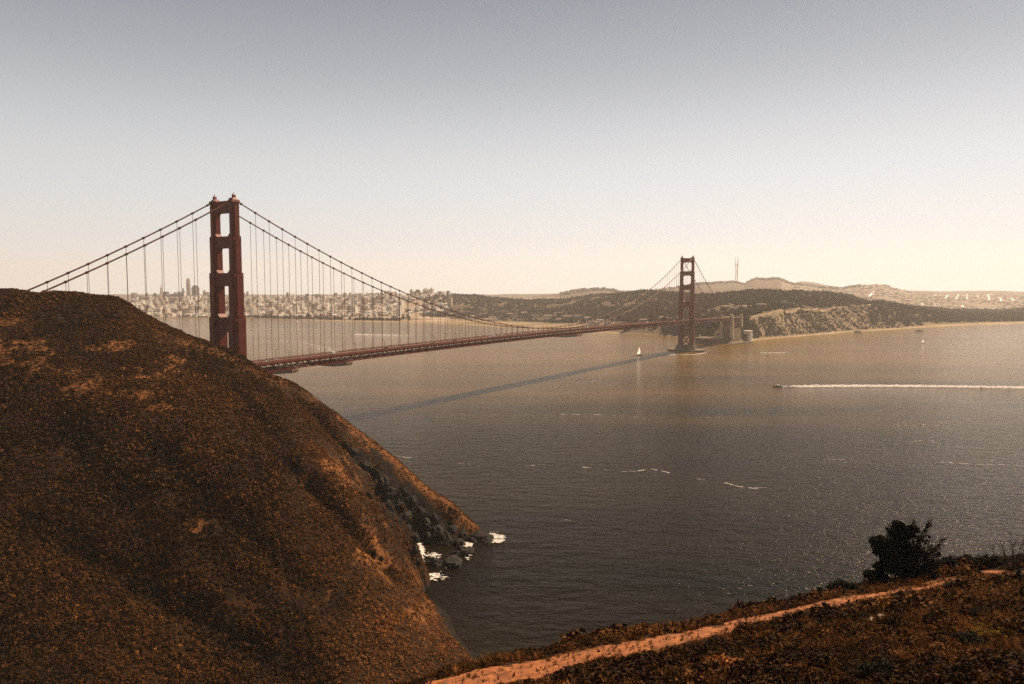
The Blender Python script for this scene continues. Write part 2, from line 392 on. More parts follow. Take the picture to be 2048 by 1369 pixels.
def land_z(X, Y):
    px = np.clip(1024 + F_PX*(X/Y)/cP, PXG[0], PXG[-1])
    ly = [np.interp(px, PXG, l) for l in LY]; lz = [np.interp(px, PXG, l) for l in LZ]
    z = lz[0].copy()
    for i in range(8):
        t = np.clip((Y-ly[i])/(ly[i+1]-ly[i]), 0, 1)
        z += (lz[i+1]-lz[i])*(t if i < 2 else t*t*(3-2*t))
    k = sstep(0, 400, Y-ly[1])
    z += k*(fbm(X/320, Y/320, 3)-.5)*16
    # ravines on the bluffs
    kb = sstep(1480, 1540, px)*(1-sstep(1850, 1930, px))*np.clip((Y-ly[1])/60, 0, 1)*(1-np.clip((Y-ly[2])/120, 0, 1))
    z += kb*(fbm((X+0.8*Y)/46+1.5*fbm(X/120,Y/120,18), (X-.8*Y)/200, 8, 4)-.5)*24
    return z, px, ly
tt = np.concatenate([np.linspace(0, 1, 5)[:-1], 1+np.linspace(0,1,26)[:-1], 2+np.linspace(0,1,46)[:-1], 3+np.linspace(0,1,16)[:-1], 4+np.linspace(0,1,36)[:-1], 5+np.linspace(0,1,8)[:-1], 6+np.linspace(0,1,12)[:-1], 7+np.linspace(0,1,4)])
rows = []
for t_ in tt:
    i = min(int(t_), 7); rows.append(LY[i] + (LY[i+1]-LY[i])*(t_-i))
YY = np.stack(rows); XX = (PXG[None,:]-1024)/F_PX*cP*YY
ZZ, PX_, LYq = land_z(XX, YY)
def land_masks(X, Y, Z, px, ly):
    on_beach = (1-sstep(0.9, 1.15, (Y-ly[0])/(ly[1]-ly[0])))
    sandy = on_beach*np.where((px > 600) & (px < 1240) | (px > 1500), 1.0, 0.45)
    bl = sstep(1490,1520,px)*(1-sstep(1835,1900,px))*(Y < ly[2]+25)*(Y > ly[1]-5)
    st = .6*fbm((X+0.8*Y)/20+2.0*fbm(X/90,Y/90,18), (X-.8*Y)/110, 9, 4) + .4*fbm(X/45, Y/45, 19, 4)
    sandy = np.maximum(sandy, bl*(.22+.50*sstep(0.40, 0.68, st)))
    edge = sstep(1490,1505,px)*(1-sstep(1690,1700,px))*(np.abs(Y-ly[2]) < 14)
    sandy = np.maximum(sandy, edge*0.8)
    field = sstep(640,720,px)*(1-sstep(1200,1250,px))*(Y > ly[1])*(Y < ly[1]+sstep(640,1000,px)*420)*sstep(.35,.5,fbm(X/160, Y/60, 21))
    sandy = np.maximum(sandy, field*0.72)
    urban = (px < 900)*(Y > ly[1]+60)*(Y < 7000) + (px > 960)*(px < 1120)*(Y > 4500)*(Y < 7000) + (px > 1560)*(Y > ly[3]*1.12)*(Y < 9600)*0.5
    urban = np.clip(urban, 0, 1)*sstep(.25, .55, fbm(X/200, Y/200, 31))
    return sandy, urban
sa, ur = land_masks(XX, YY, ZZ, PX_, LYq)
vc = np.stack([sa, ur, sa*0], -1).reshape(-1, 3)
me = fast_mesh('land', np.stack([XX,YY,ZZ], -1).reshape(-1,3), grid_quads(*XX.shape), vcol=vc, smooth=True)
tag(link_mesh('land', me, M['land']), kind='structure')
def lz1(x, y): return float(land_z(np.array([x]), np.array([float(y)]))[0][0])

# ------------------------------------------------------------------ near headland (dark hillside left)
def hp(px, py, Y): return at(px, py, Y)
HP = [hp(*a) for a in (
 (-350,1369,215),(-350,950,300),(-350,700,390),(-350,588,470),
 (0,1369,225),(0,1150,262),(0,950,310),(0,800,350),(0,700,392),(0,630,430),(0,579,466),
 (60,582,470),(120,584,474),(200,592,477),(245,598,478),(265,605,478),(285,622,476),(310,634,474),(350,656,470),(400,677,466),(440,688,462),(490,711,458),(520,735,455),(560,752,452),(600,767,450),(640,797,445),(700,840,440),(750,877,435),(800,917,430),(850,962,424),(900,1012,419),(940,1047,415),(962,1063,412),
 (200,1369,228),(200,1150,270),(200,950,315),(200,800,354),(200,700,405),(200,640,442),
 (400,1369,232),(400,1200,262),(400,1000,308),(400,850,352),(400,760,400),(400,715,438),
 (600,1369,235),(600,1200,265),(600,1050,300),(600,950,330),(600,870,372),(600,810,420),
 (750,1369,238),(750,1250,262),(750,1150,285),(750,1060,314),
 (680,935,352),(720,982,350),(770,1022,347),(810,1052,344),(830,1078,341),(836,1125,338),(840,1165,334),
 (850,1369,245),(880,1300,262),(870,1210,312),(895,1258,290),(930,1302,270),(955,1328,260),
 (650,880,385),(700,900,412),(735,925,415),(765,950,414),(800,985,412),(850,1020,411),(900,1052,409),(935,1072,407))]
def add_xyz(px, Y, z): HP.append(((px-1024)/F_PX*Y*1.0, Y, z))
for px, py, Y in ((-350,588,470),(0,579,466),(120,584,474),(245,598,478),(350,656,470),(440,688,462),(520,735,455)):
    x, y, z = at(px, py, Y); HP.append((x, y+22, z-9)); HP.append((x-15, y+65, z-38)); HP.append((x-30, y+120, min(z-90, -4)))
for px, py, Y in ((600,767,450),(700,840,440),(800,917,430),(900,1012,419),(962,1063,412)):
    x, y, z = at(px, py, Y); HP.append((x+8, y+14, z-11)); HP.append((x+22, y+40, max(-8, z-45))); HP.append((x+40, y+80, -10))
HP.append((on_z(985,1085)[0]+6, 409, -5)); HP.append((on_z(1010,1085)[0]+10, 405, -9))
for px, Y, z in ((700,376,38),(735,384,24),(765,389,10),(800,389,1),(835,384,-1.5),(870,384,-2.5),(905,388,-2.5),(940,394,-2),(970,402,-3)): add_xyz(px, Y, z)
for px, Y, z in ((790,372,17),(820,366,4),(850,366,-3),(900,372,-5),(960,382,-7),(860,345,-2.5),(900,345,-6),(905,312,-2.5),(935,288,-2.5),(970,266,-2.5),(1000,272,-8),(960,310,-9),(1040,300,-10),(1000,360,-12),(1100,250,-9),(1000,235,-3),(930,225,4),(1100,200,0)): add_xyz(px, Y, z)
for px, Y, z in ((-350,150,-2),(0,160,0),(300,160,3),(600,160,5),(850,170,6)): add_xyz(px, Y, z)
HT = TPS(HP, 0.0006)
SIL = np.array([(-300,580),(0,578.5),(30,579.5),(60,582),(85,583.5),(120,582),(150,584),(200,591),(245,597),(265,605),(285,623),(310,635),(350,657),(400,677),(440,689),(490,712),(520,737),(560,754),(600,768),(640,799),(700,842),(750,880),(800,920),(850,965),(900,1014),(940,1049),(962,1066)])
def hill_raw(X, Y):
    z = HT(X, Y) - CREST(X, Y)
    px, py = proj(X, Y, z)
    land = sstep(1.0, 8.0, z)
    # cliff roughness in the cove, gullies over the slope
    cliff = np.exp(-(((px-835)/95)**2 + ((py-1020)/110)**2))
    z = z + land*((fbm(X/38, Y/38, 5)-.5)*5.0 + (fbm((X-.25*Y)/16, Y/60, 6)-.5)*3.6 + (fbm(X/6, Y/6, 9)-.5)*1.3)
    rg = 1-np.abs(2*fbm((X+.3*Y)/11, (Y-.3*X)/26, 12, 4)-1)
    rg2 = 1-np.abs(2*fbm(X/5.5, Y/8, 14, 3)-1)
    back = 1-sstep(-18, -7, Y-(452-0.105*(px-600)))        # keep the crest itself whole
    z = z + cliff*sstep(-2, 5, z)*back*((rg-.75)*12.0 + (rg2-.7)*6.5 + (fbm(X/3, Y/3, 13, 3)-.5)*3.5)
    for P_, w_, d_ in GULLY:
        z = z - land*d_*np.exp(-(path_dist(X, Y, P_)/w_)**2)*(.6+.8*fbm(X/12, Y/12, 15, 2))
    return z
CREST = lambda X, Y: 0.0
GULLY = []
def hit_hill(px, py):
    Ys = np.arange(200, 480, 1.0); P = np.array([at(px, py, y) for y in Ys]); zz = hill_raw(P[:,0], P[:,1])
    k = np.argmax(P[:,2] < zz); return P[k,:2]
_gl = [(np.array([hit_hill(*q) for q in L]), w_, d_) for L, w_, d_ in (
    ([(575,920),(600,945),(640,980),(690,1035),(735,1090),(780,1140)], 5.0, 5.0),
    ([(60,1050),(150,1085),(240,1130),(330,1185),(430,1250),(520,1300),(640,1365)], 7.0, 4.5),
    ([(600,785),(640,830),(675,870),(705,905)], 5.0, 5.0),
    ([(380,1030),(430,1100),(500,1180),(600,1260)], 6.0, 2.2), ([(300,880),(380,960),(470,1040),(560,1130),(660,1210)], 6.0, 2.2),
    ([(120,830),(200,930),(270,1020),(330,1110)], 8.0, 2.5), ([(470,770),(520,830),(580,890)], 5.0, 2.5))]
GULLY = _gl
_gx, _gy = np.meshgrid(np.arange(-520, 60, 2.0), np.arange(380, 520, 2.0))
_bins = np.arange(-400, 970, 10.0); _acc = np.zeros(len(_bins)); _cy = np.full(len(_bins), 460.0)
for _it in range(3):
    _z = hill_raw(_gx, _gy); _px, _py = proj(_gx, _gy, _z); _ix = np.round((_px+400)/10).astype(int)
    for b_ in range(len(_bins)):
        m_ = _ix == b_
        if m_.any():
            k_ = np.argmin(_py[m_]); _cy[b_] = _gy[m_][k_]
            _acc[b_] += ((np.interp(_bins[b_], SIL[:,0], SIL[:,1]) + 2.0 - _py[m_][k_])*_cy[b_]/F_PX)*.9
    _sm = np.convolve(np.pad(np.clip(_acc, -9, 9)*(1-sstep(850, 905, _bins)), 2, mode='edge'), np.ones(5)/5, 'valid')
    def CREST(X, Y, _sm=_sm.copy(), _c=_cy.copy()):      # lowers or lifts the crest line to the outline it has
        px = 1024 + F_PX*X/(Y*1.02)
        return np.interp(px, _bins, _sm)*np.exp(-((Y-np.interp(px, _bins, _c))/45.0)**2)
hill_z = hill_raw
gx = np.arange(-520, 60, 1.1); gy = np.arange(175, 600, 1.1)
HX, HY = np.meshgrid(gx, gy); HZ = hill_z(HX, HY)
hpx, hpy = proj(HX, HY, HZ)
def blob(px, py, cx, cy, rx, ry): return np.exp(-(((px-cx)/rx)**2 + ((py-cy)/ry)**2)*1.2)
PATCH = ((30,690,80,24),(60,725,75,18),(120,745,60,16),(170,772,55,22),(235,690,60,12),(300,745,75,20),(345,725,30,24),(285,790,60,14),(335,815,55,10),(200,700,60,9),(25,640,40,14),(395,1050,30,18),(420,900,30,10))
def hill_masks(X, Y, Z, px, py):
    nz = fbm(X/9, Y/9, 41, 4); nb = fbm(X/25, Y/25, 43)
    bare = sum(blob(px, py, *b) for b in PATCH)
    bare = sstep(0.34, 0.72, bare*0.75 + (nz-.5)*1.6 + (fbm(X/2.5, Y/2.5, 44)-.5)*.9)*sstep(.2, .45, bare)*.85
    flank = blob(px, py, 760, 1080, 85, 130) + blob(px, py, 690, 935, 90, 60) + blob(px, py, 850, 1210, 60, 70)*.8
    flank = sstep(.38, .85, flank*.62 + (nz-.5)*1.5 + (fbm(X/2.5, Y/2.5, 45)-.5)*.6)
    rim = sstep(560, 640, px)*np.exp(-((Y-(452-0.105*(px-600)))/12.0)**2)*.8
    rim = np.maximum(rim, sstep(270,300,px)*(1-sstep(540,600,px))*np.exp(-((Y-470+.05*px)/9)**2)*.7)
    soil = np.clip(np.maximum(np.maximum(bare, flank*.9), rim*sstep(.3,.6,nz)), 0, 1)
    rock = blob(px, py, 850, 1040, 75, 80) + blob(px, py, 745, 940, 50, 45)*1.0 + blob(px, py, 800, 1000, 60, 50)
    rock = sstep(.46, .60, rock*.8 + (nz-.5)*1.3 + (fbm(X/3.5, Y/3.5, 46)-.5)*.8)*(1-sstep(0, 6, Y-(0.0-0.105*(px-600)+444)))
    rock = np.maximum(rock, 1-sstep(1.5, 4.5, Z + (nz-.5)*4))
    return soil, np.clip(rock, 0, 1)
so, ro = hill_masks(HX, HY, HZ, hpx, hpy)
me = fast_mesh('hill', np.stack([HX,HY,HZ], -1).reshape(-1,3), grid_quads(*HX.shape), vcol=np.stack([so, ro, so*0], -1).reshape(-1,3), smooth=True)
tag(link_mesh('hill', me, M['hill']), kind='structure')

# ------------------------------------------------------------------ near ridge (bottom right) with its dirt path
NP = [at(*a) for a in (
 (880,1346,48),(960,1328,50.5),(1040,1314,53),(1100,1302,55),(1160,1285,57),(1230,1277,59.5),(1300,1264,62),(1400,1246,65),(1500,1225,68),(1560,1211,70),(1620,1196,72.5),(1700,1184,76),(1760,1169,79),(1830,1154,83),(1880,1137,86),(1930,1128,88),(2048,1124,88),(2250,1110,88),
 (980,1357,46),(1100,1331,49.5),(1250,1302,54),(1350,1280,57),(1450,1261,60.3),(1520,1241,63),(1600,1225,65.5),(1700,1201,69),(1780,1188,72),(1850,1177,75),(1960,1146,80),(2048,1149,77),
 (1100,1369,45),(1300,1369,41.5),(1500,1369,38.5),(1700,1369,36.3),(1900,1369,34.5),(2048,1369,33.5),(2250,1369,32.5),
 (1500,1300,50),(1700,1270,51.5),(1900,1270,48),(2048,1270,46.5),(1900,1210,61),(2048,1200,60),(2250,1200,58),(1700,1232,60),(1950,1175,70))]
for px, py, Y in ((880,1346,48),(1040,1314,53),(1230,1277,59.5),(1400,1246,65),(1560,1211,70),(1700,1184,76),(1830,1154,83),(1930,1128,88),(2048,1124,88),(2250,1110,88)):
    x, y, z = at(px, py, Y); NP += [(x-1, y+6, z-4.2), (x-4, y+22, z-21), (x-6, y+45, z-50)]
NP += [(-12,44,114.5),(-20,44,107),(-35,44,93),(-20,25,115),(0,25,125.5),(15,24,126.5),(30,24,128),(0,15,129.5),(18,14,131),(40,15,132),(-35,20,103),(0,5,137),(0,-8,141.5),(40,-8,142),(-30,-8,125)]
NTP = TPS(NP, 0.0003, 30.0)
PATH_C = [(905,1369,44.3),(980,1357,46),(1100,1331,49.5),(1165,1321,51.5),(1250,1302,54),(1350,1280,57),(1450,1261,60.3),(1520,1241,63),(1600,1225,65.5),(1650,1211,67.2),(1700,1201,69),(1780,1188,72),(1850,1177,75),(1900,1170,77.5)]
PATH_P = np.array([at(*a) for a in PATH_C])[:, :2]
_a = at(850, 1369, 42.5); PATH_P = np.vstack([[(_a[0]-2, 41.5)], PATH_P])
PATH_W = 1.2*np.array([1.7,1.7,1.6,1.55,1.5,1.6,1.8,1.8,1.75,1.5,1.35,1.25,.95,.35,.12])
PATH2_P = np.array([at(*a) for a in ((1955,1143,80.5),(1985,1141,80),(2015,1144,78.6),(2060,1151,76.5),(2130,1160,74))])[:, :2]
def ridge_z(X, Y):
    z = NTP(X, Y)
    d = np.minimum(path_dist(X, Y, PATH_P), path_dist(X, Y, PATH2_P)+.6)
    k = sstep(0.9, 3.0, d)*sstep(8, 20, Y)
    return z + k*((fbm(X/5, Y/5, 51)-.5)*1.1 + (fbm(X/1.6, Y/1.6, 52)-.5)*.45)
gx = np.arange(-40, 84, 0.4); gy = np.arange(-8, 125, 0.4)
RX, RY = np.meshgrid(gx, gy); RZ = ridge_z(RX, RY)
sd = 1-sstep(1.1, 2.6, path_dist(RX, RY, PATH_P))
me = fast_mesh('ridge', np.stack([RX,RY,RZ], -1).reshape(-1,3), grid_quads(*RX.shape), vcol=np.stack([np.clip(sd*.7, 0, 1), sd*0, sd*0], -1).reshape(-1,3), smooth=True)
tag(link_mesh('hill', me, M['hill']), kind='structure')
def path_strip(P, Wd, name):
    # resample and drape a ragged strip a little above the ground
    seg = np.hypot(*np.diff(P, axis=0).T); s = np.concatenate([[0], np.cumsum(seg)]); q = np.arange(0, s[-1], .14)
    cx, cy, wd = np.interp(q, s, P[:,0]), np.interp(q, s, P[:,1]), np.interp(q, s, Wd)
    k = np.ones(25)/25; pad = lambda a: np.convolve(np.pad(a, 12, mode='edge'), k, 'valid')
    cx, cy = pad(cx), pad(cy); tx, ty = np.gradient(cx), np.gradient(cy); L = np.hypot(tx, ty); nx, ny = -ty/L, tx/L
    l = wd*(1+.8*(fbm(q/1.3, q*0+3, 71)-.5)); r_ = wd*(1+1.3*(fbm(q/1.1, q*0+9, 72)-.5))
    u = np.linspace(-1, 1, 23)[None,:]; off = np.where(u < 0, u*r_[:,None], u*l[:,None])
    X, Y = cx[:,None]+off*nx[:,None], cy[:,None]+off*ny[:,None]
    Z = ridge_z(X, Y) + .09 + (fbm(X/.5, Y/.5, 73)-.5)*.14 + (fbm(X/1.6, Y/1.6, 74)-.5)*.12 - np.abs(u)**4*.14 - .07*np.exp(-((np.abs(u+.2*np.sin(q/3.0)[:,None])-.42)/.13)**2)
    me = fast_mesh(name, np.stack([X,Y,Z], -1).reshape(-1,3), grid_quads(*X.shape), smooth=True)
    return tag(link_mesh(name, me, M['path']), kind='structure')
path_strip(PATH_P, PATH_W, 'path')
path_strip(PATH2_P, np.array([.5,.9,1.1,1.2,1.2]), 'path')

# ------------------------------------------------------------------ scattered plants
def leaf_cloud(n, leaf, seed, squash=0.75, lobes=5, shell=0.55, up=0.0):
    g = np.random.default_rng(seed)
    d = g.normal(size=(n,3)); d[:,2] = np.abs(d[:,2])*.9 - .12; d /= np.linalg.norm(d, axis=1)[:,None]
    L = g.normal(size=(lobes,3)); L[:,2] = np.abs(L[:,2]); L /= np.linalg.norm(L, axis=1)[:,None]
    lump = np.max((d@L.T).clip(0)**5, axis=1)
    rad = (shell + (1-shell)*g.random(n)**.5)*(.62+.45*lump)
    p = d*rad[:,None]*np.array([1,1,squash])
    nrm = d + g.normal(size=(n,3))*.7 + np.array([0,0,up]); nrm /= np.linalg.norm(nrm, axis=1)[:,None]
    a = np.cross(nrm, g.normal(size=(n,3))); a /= np.linalg.norm(a, axis=1)[:,None]; b = np.cross(nrm, a)
    s = leaf*(.55+.9*g.random(n))[:,None]
    return np.stack([p-a*s-b*s*.6, p+a*s-b*s*.6, p+a*s*.7+b*s*.6, p-a*s*.7+b*s*.6], 1)      # n,4,3
def scatter(name, temps, P, sc, m, rnd, jitter=.25, tall=None):
    g = np.random.default_rng(5); N_ = len(P); out, rr = [], []
    var = g.integers(0, len(temps), N_); ang = g.random(N_)*2*np.pi
    tall = np.ones(N_) if tall is None else tall
    for k, T in enumerate(temps):
        i = np.where(var == k)[0]
        if not len(i): continue
        c, s = np.cos(ang[i])[:,None,None], np.sin(ang[i])[:,None,None]
        x = T[None,...,0]*c - T[None,...,1]*s; y = T[None,...,0]*s + T[None,...,1]*c; z = np.broadcast_to(T[None,...,2], x.shape)
        q = np.stack([x*sc[i][:,None,None], y*sc[i][:,None,None], z*(sc[i]*tall[i])[:,None,None]], -1) + P[i][:,None,None,:]
        out.append(q.reshape(-1, 3)); rr.append(np.clip(np.repeat(rnd[i], len(T)) + (g.random(len(i)*len(T))-.5)*2*jitter, 0, 1))
    Vv = np.concatenate(out); me = fast_mesh(name, Vv, np.arange(len(Vv)).reshape(-1,4), face_rnd=np.concatenate(rr))
    return link_mesh(name, me, m)

bush_lo = [leaf_cloud(34, .30, 100+i, squash=1.0) for i in range(5)]
bush_mid = [leaf_cloud(95, .18, 120+i, squash=.95) for i in range(5)]
bush_hi = [leaf_cloud(420, .085, 140+i, lobes=8) for i in range(4)]

# chaparral on the headland: only where the photo can see it (in front of the crest)
n = 160000
X = RNG.uniform(-500, 5, n); Y = RNG.uniform(205, 485, n); Z = hill_z(X, Y); px, py = proj(X, Y, Z)
so, ro = hill_masks(X, Y, Z, px, py)
dens = fbm(X/14, Y/14, 81, 3)
keep = (px > -150) & (px < 1000) & (Z > 2.5) & (py < 1480) & (RNG.random(n) > so*.80) & (RNG.random(n) > ro*.93) & (RNG.random(n) < .5 + .5*sstep(.2,.48,dens))
X, Y, Z, dens, so, px, py = (a[keep] for a in (X, Y, Z, dens, so, px, py))
sc = RNG.uniform(.5, 1.45, len(X))*(1+.9*(dens-.5))*(1-.4*so)*np.where(px > 560, .72, 1.0)
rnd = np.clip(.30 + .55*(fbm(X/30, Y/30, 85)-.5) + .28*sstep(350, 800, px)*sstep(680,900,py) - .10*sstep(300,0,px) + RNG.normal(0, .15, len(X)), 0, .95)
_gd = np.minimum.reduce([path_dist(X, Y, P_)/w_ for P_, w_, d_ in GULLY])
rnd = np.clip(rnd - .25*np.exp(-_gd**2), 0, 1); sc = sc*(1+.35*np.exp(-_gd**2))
near = Y < 300
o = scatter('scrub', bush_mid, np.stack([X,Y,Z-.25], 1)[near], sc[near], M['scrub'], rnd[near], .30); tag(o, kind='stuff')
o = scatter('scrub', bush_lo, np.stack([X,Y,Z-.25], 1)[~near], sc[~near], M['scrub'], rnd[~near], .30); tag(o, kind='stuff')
# pale dry tufts on the steep flank and the bare patches
n = 60000
X = RNG.uniform(-330, 0, n); Y = RNG.uniform(215, 475, n); Z = hill_z(X, Y); px, py = proj(X, Y, Z); so, ro = hill_masks(X, Y, Z, px, py)
keep = (px > -60) & (px < 1000) & (Z > 2.5) & (RNG.random(n) < np.maximum(so, .25*sstep(450, 700, px))) & (ro < .5)
X, Y, Z = X[keep], Y[keep], Z[keep]
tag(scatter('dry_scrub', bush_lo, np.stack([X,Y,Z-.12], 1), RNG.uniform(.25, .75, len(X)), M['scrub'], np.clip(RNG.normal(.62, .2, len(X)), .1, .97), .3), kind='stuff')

# low scrub and dry grass on the near ridge
n = 44000
X = RNG.uniform(-16, 76, n); Y = 27+69*RNG.random(n)**1.25; Z = ridge_z(X, Y); px, py = proj(X, Y, Z)
d1, d2 = path_dist(X, Y, PATH_P), path_dist(X, Y, PATH2_P); w1 = np.interp(Y, PATH_P[:,1], PATH_W)
keep = (px > 640) & (px < 2200) & (py < 1460) & (d1 > w1*(.82+.35*RNG.random(n))) & (d2 > 1.1)
X, Y, Z, px, py, d1 = (a[keep] for a in (X, Y, Z, px, py, d1))
sc = RNG.uniform(.18, .60, len(X))*(1+1.6*(fbm(X/6, Y/6, 91)-.5))
bigb = RNG.random(len(X)) < .06; sc = np.where(bigb, sc*2.0, sc)
sc = np.minimum(sc, .16 + .32*np.maximum(0, d1-1.2)); sc = np.where(path_dist(X, Y, PATH2_P[1:]-np.array([0, 1.2])) < 2.6, np.minimum(sc, .2), sc)
rnd = np.clip(.24 + .9*(fbm(X/7, Y/7, 95)-.45) + RNG.normal(0, .16, len(X)) - .2*bigb, 0, 1)
nr = Y < 58
tag(scatter('scrub', bush_hi, np.stack([X,Y,Z-.08], 1)[nr], sc[nr], M['scrub'], rnd[nr]), kind='stuff')
tag(scatter('scrub', bush_mid, np.stack([X,Y,Z-.08], 1)[~nr], sc[~nr], M['scrub'], rnd[~nr]), kind='stuff')
n = 16000                                                # the same scrub goes on up the slope, beyond the edges of the picture
X = RNG.uniform(-30, 82, n); Y = RNG.uniform(3, 95, n); Z = ridge_z(X, Y); px, py = proj(X, Y, Z)
keep = ((px < 660) | (px > 2180) | (py > 1440)) & (path_dist(X, Y, PATH_P) > 2.2) & (path_dist(X, Y, PATH2_P) > 1.8) & (Z < CAM_Z-4) & (np.hypot(X, Y+2) > 9)
X, Y, Z = X[keep], Y[keep], Z[keep]
tag(scatter('scrub', bush_mid, np.stack([X,Y,Z-.1], 1), RNG.uniform(.3, .85, len(X)), M['scrub'], np.clip(RNG.normal(.3, .2, len(X)), 0, 1)), kind='stuff')
def blades(nb, seed):
    g = np.random.default_rng(seed); a = g.random(nb)*2*np.pi; t = g.random(nb)*.7+.1; b = np.stack([np.cos(a)*.25*g.random(nb), np.sin(a)*.25*g.random(nb), np.zeros(nb)], 1)
    tip = b + np.stack([np.cos(a)*t, np.sin(a)*t, .5+.6*g.random(nb)], 1); w_ = np.stack([-np.sin(a), np.cos(a), a*0], 1)*.022
    mid = (b+tip)/2 + np.array([0,0,.12]); return np.concatenate([np.stack([b-w_, b+w_, mid+w_, mid-w_], 1), np.stack([mid-w_, mid+w_, tip+w_*.2, tip-w_*.2], 1)])
gt = [blades(26, 200+i) for i in range(4)]
n = 17000
X = RNG.uniform(-16, 76, n); Y = RNG.uniform(27, 94, n); Z = ridge_z(X, Y); px, py = proj(X, Y, Z); d1 = path_dist(X, Y, PATH_P)
keep = (px > 640) & (px < 2200) & (py < 1460) & (d1 > np.interp(Y, PATH_P[:,1], PATH_W)*(.78+.35*RNG.random(n))) & (fbm(X/4, Y/4, 97) > .47)
X, Y, Z = X[keep], Y[keep], Z[keep]
tag(scatter('dry_grass', gt, np.stack([X,Y,Z], 1), RNG.uniform(.25, .7, len(X)), M['scrub'], np.clip(RNG.normal(.52, .27, len(X)), 0, 1)), kind='stuff')

pq = np.linspace(0, 1, 900); ii = RNG.integers(0, len(PATH_P)-1, 900); ff = RNG.random(900)
cxy = PATH_P[ii]+(PATH_P[ii+1]-PATH_P[ii])*ff[:,None]; dirs = PATH_P[ii+1]-PATH_P[ii]; dirs /= np.linalg.norm(dirs, axis=1)[:,None]
lat = RNG.normal(0, .62, 900)*PATH_W[ii]; X = cxy[:,0]-dirs[:,1]*lat; Y = cxy[:,1]+dirs[:,0]*lat
M['pebble'] = mat_rnd('pebbles', [(0.0, (0.0480, 0.0224, 0.0104)), (0.6, (0.1600, 0.0800, 0.0400)), (1.0, (0.3360, 0.2240, 0.1440))], .95)
tag(scatter('gravel', [leaf_cloud(18, .5, 800+i, shell=.8) for i in range(3)], np.stack([X, Y, ridge_z(X, Y)+.08], 1), RNG.uniform(.02, .075, len(X)), M['pebble'], RNG.random(len(X)), .1), kind='stuff')
k = RNG.random(len(X)) < .22; tag(scatter('dry_grass', gt, np.stack([X, Y, ridge_z(X, Y)+.05], 1)[k], RNG.uniform(.15, .4, k.sum()), M['scrub'], RNG.uniform(.3, .8, k.sum())), kind='stuff')

# ------------------------------------------------------------------ the suspension bridge
HEAD = 0.5654
BR = (-261.0, 653.9)
bridge = empty('suspension_bridge', (BR[0], BR[1], 0), math.pi/2 - HEAD)
tag(bridge, 'long orange suspension bridge crossing the strait on two tall stepped towers', 'bridge')
def bw(s, y, z):
    """bridge coordinates (along, left of the roadway, up) -> world"""
    return (BR[0] + s*math.sin(HEAD) - y*math.cos(HEAD), BR[1] + s*math.cos(HEAD) + y*math.sin(HEAD), z)
SPAN, SIDE, HALF = 1280.0, 343.0, 13.7
def deck_z(s):
    if s < 0: return 75.5 + s*0.012
    if s > SPAN: return 75.5 - (s-SPAN)*0.010
    return 75.5 + 4.5*(1-((s-SPAN/2)/(SPAN/2))**2)
def cable_z(s):
    if 0 <= s <= SPAN: return 84.3 + (226.5-84.3)*((s-SPAN/2)/(SPAN/2))**2
    u = (-s if s < 0 else s-SPAN)/SIDE
    zb = 72.0
    return 226.5 + (zb-226.5)*u - 4*10.5*u*(1-u)

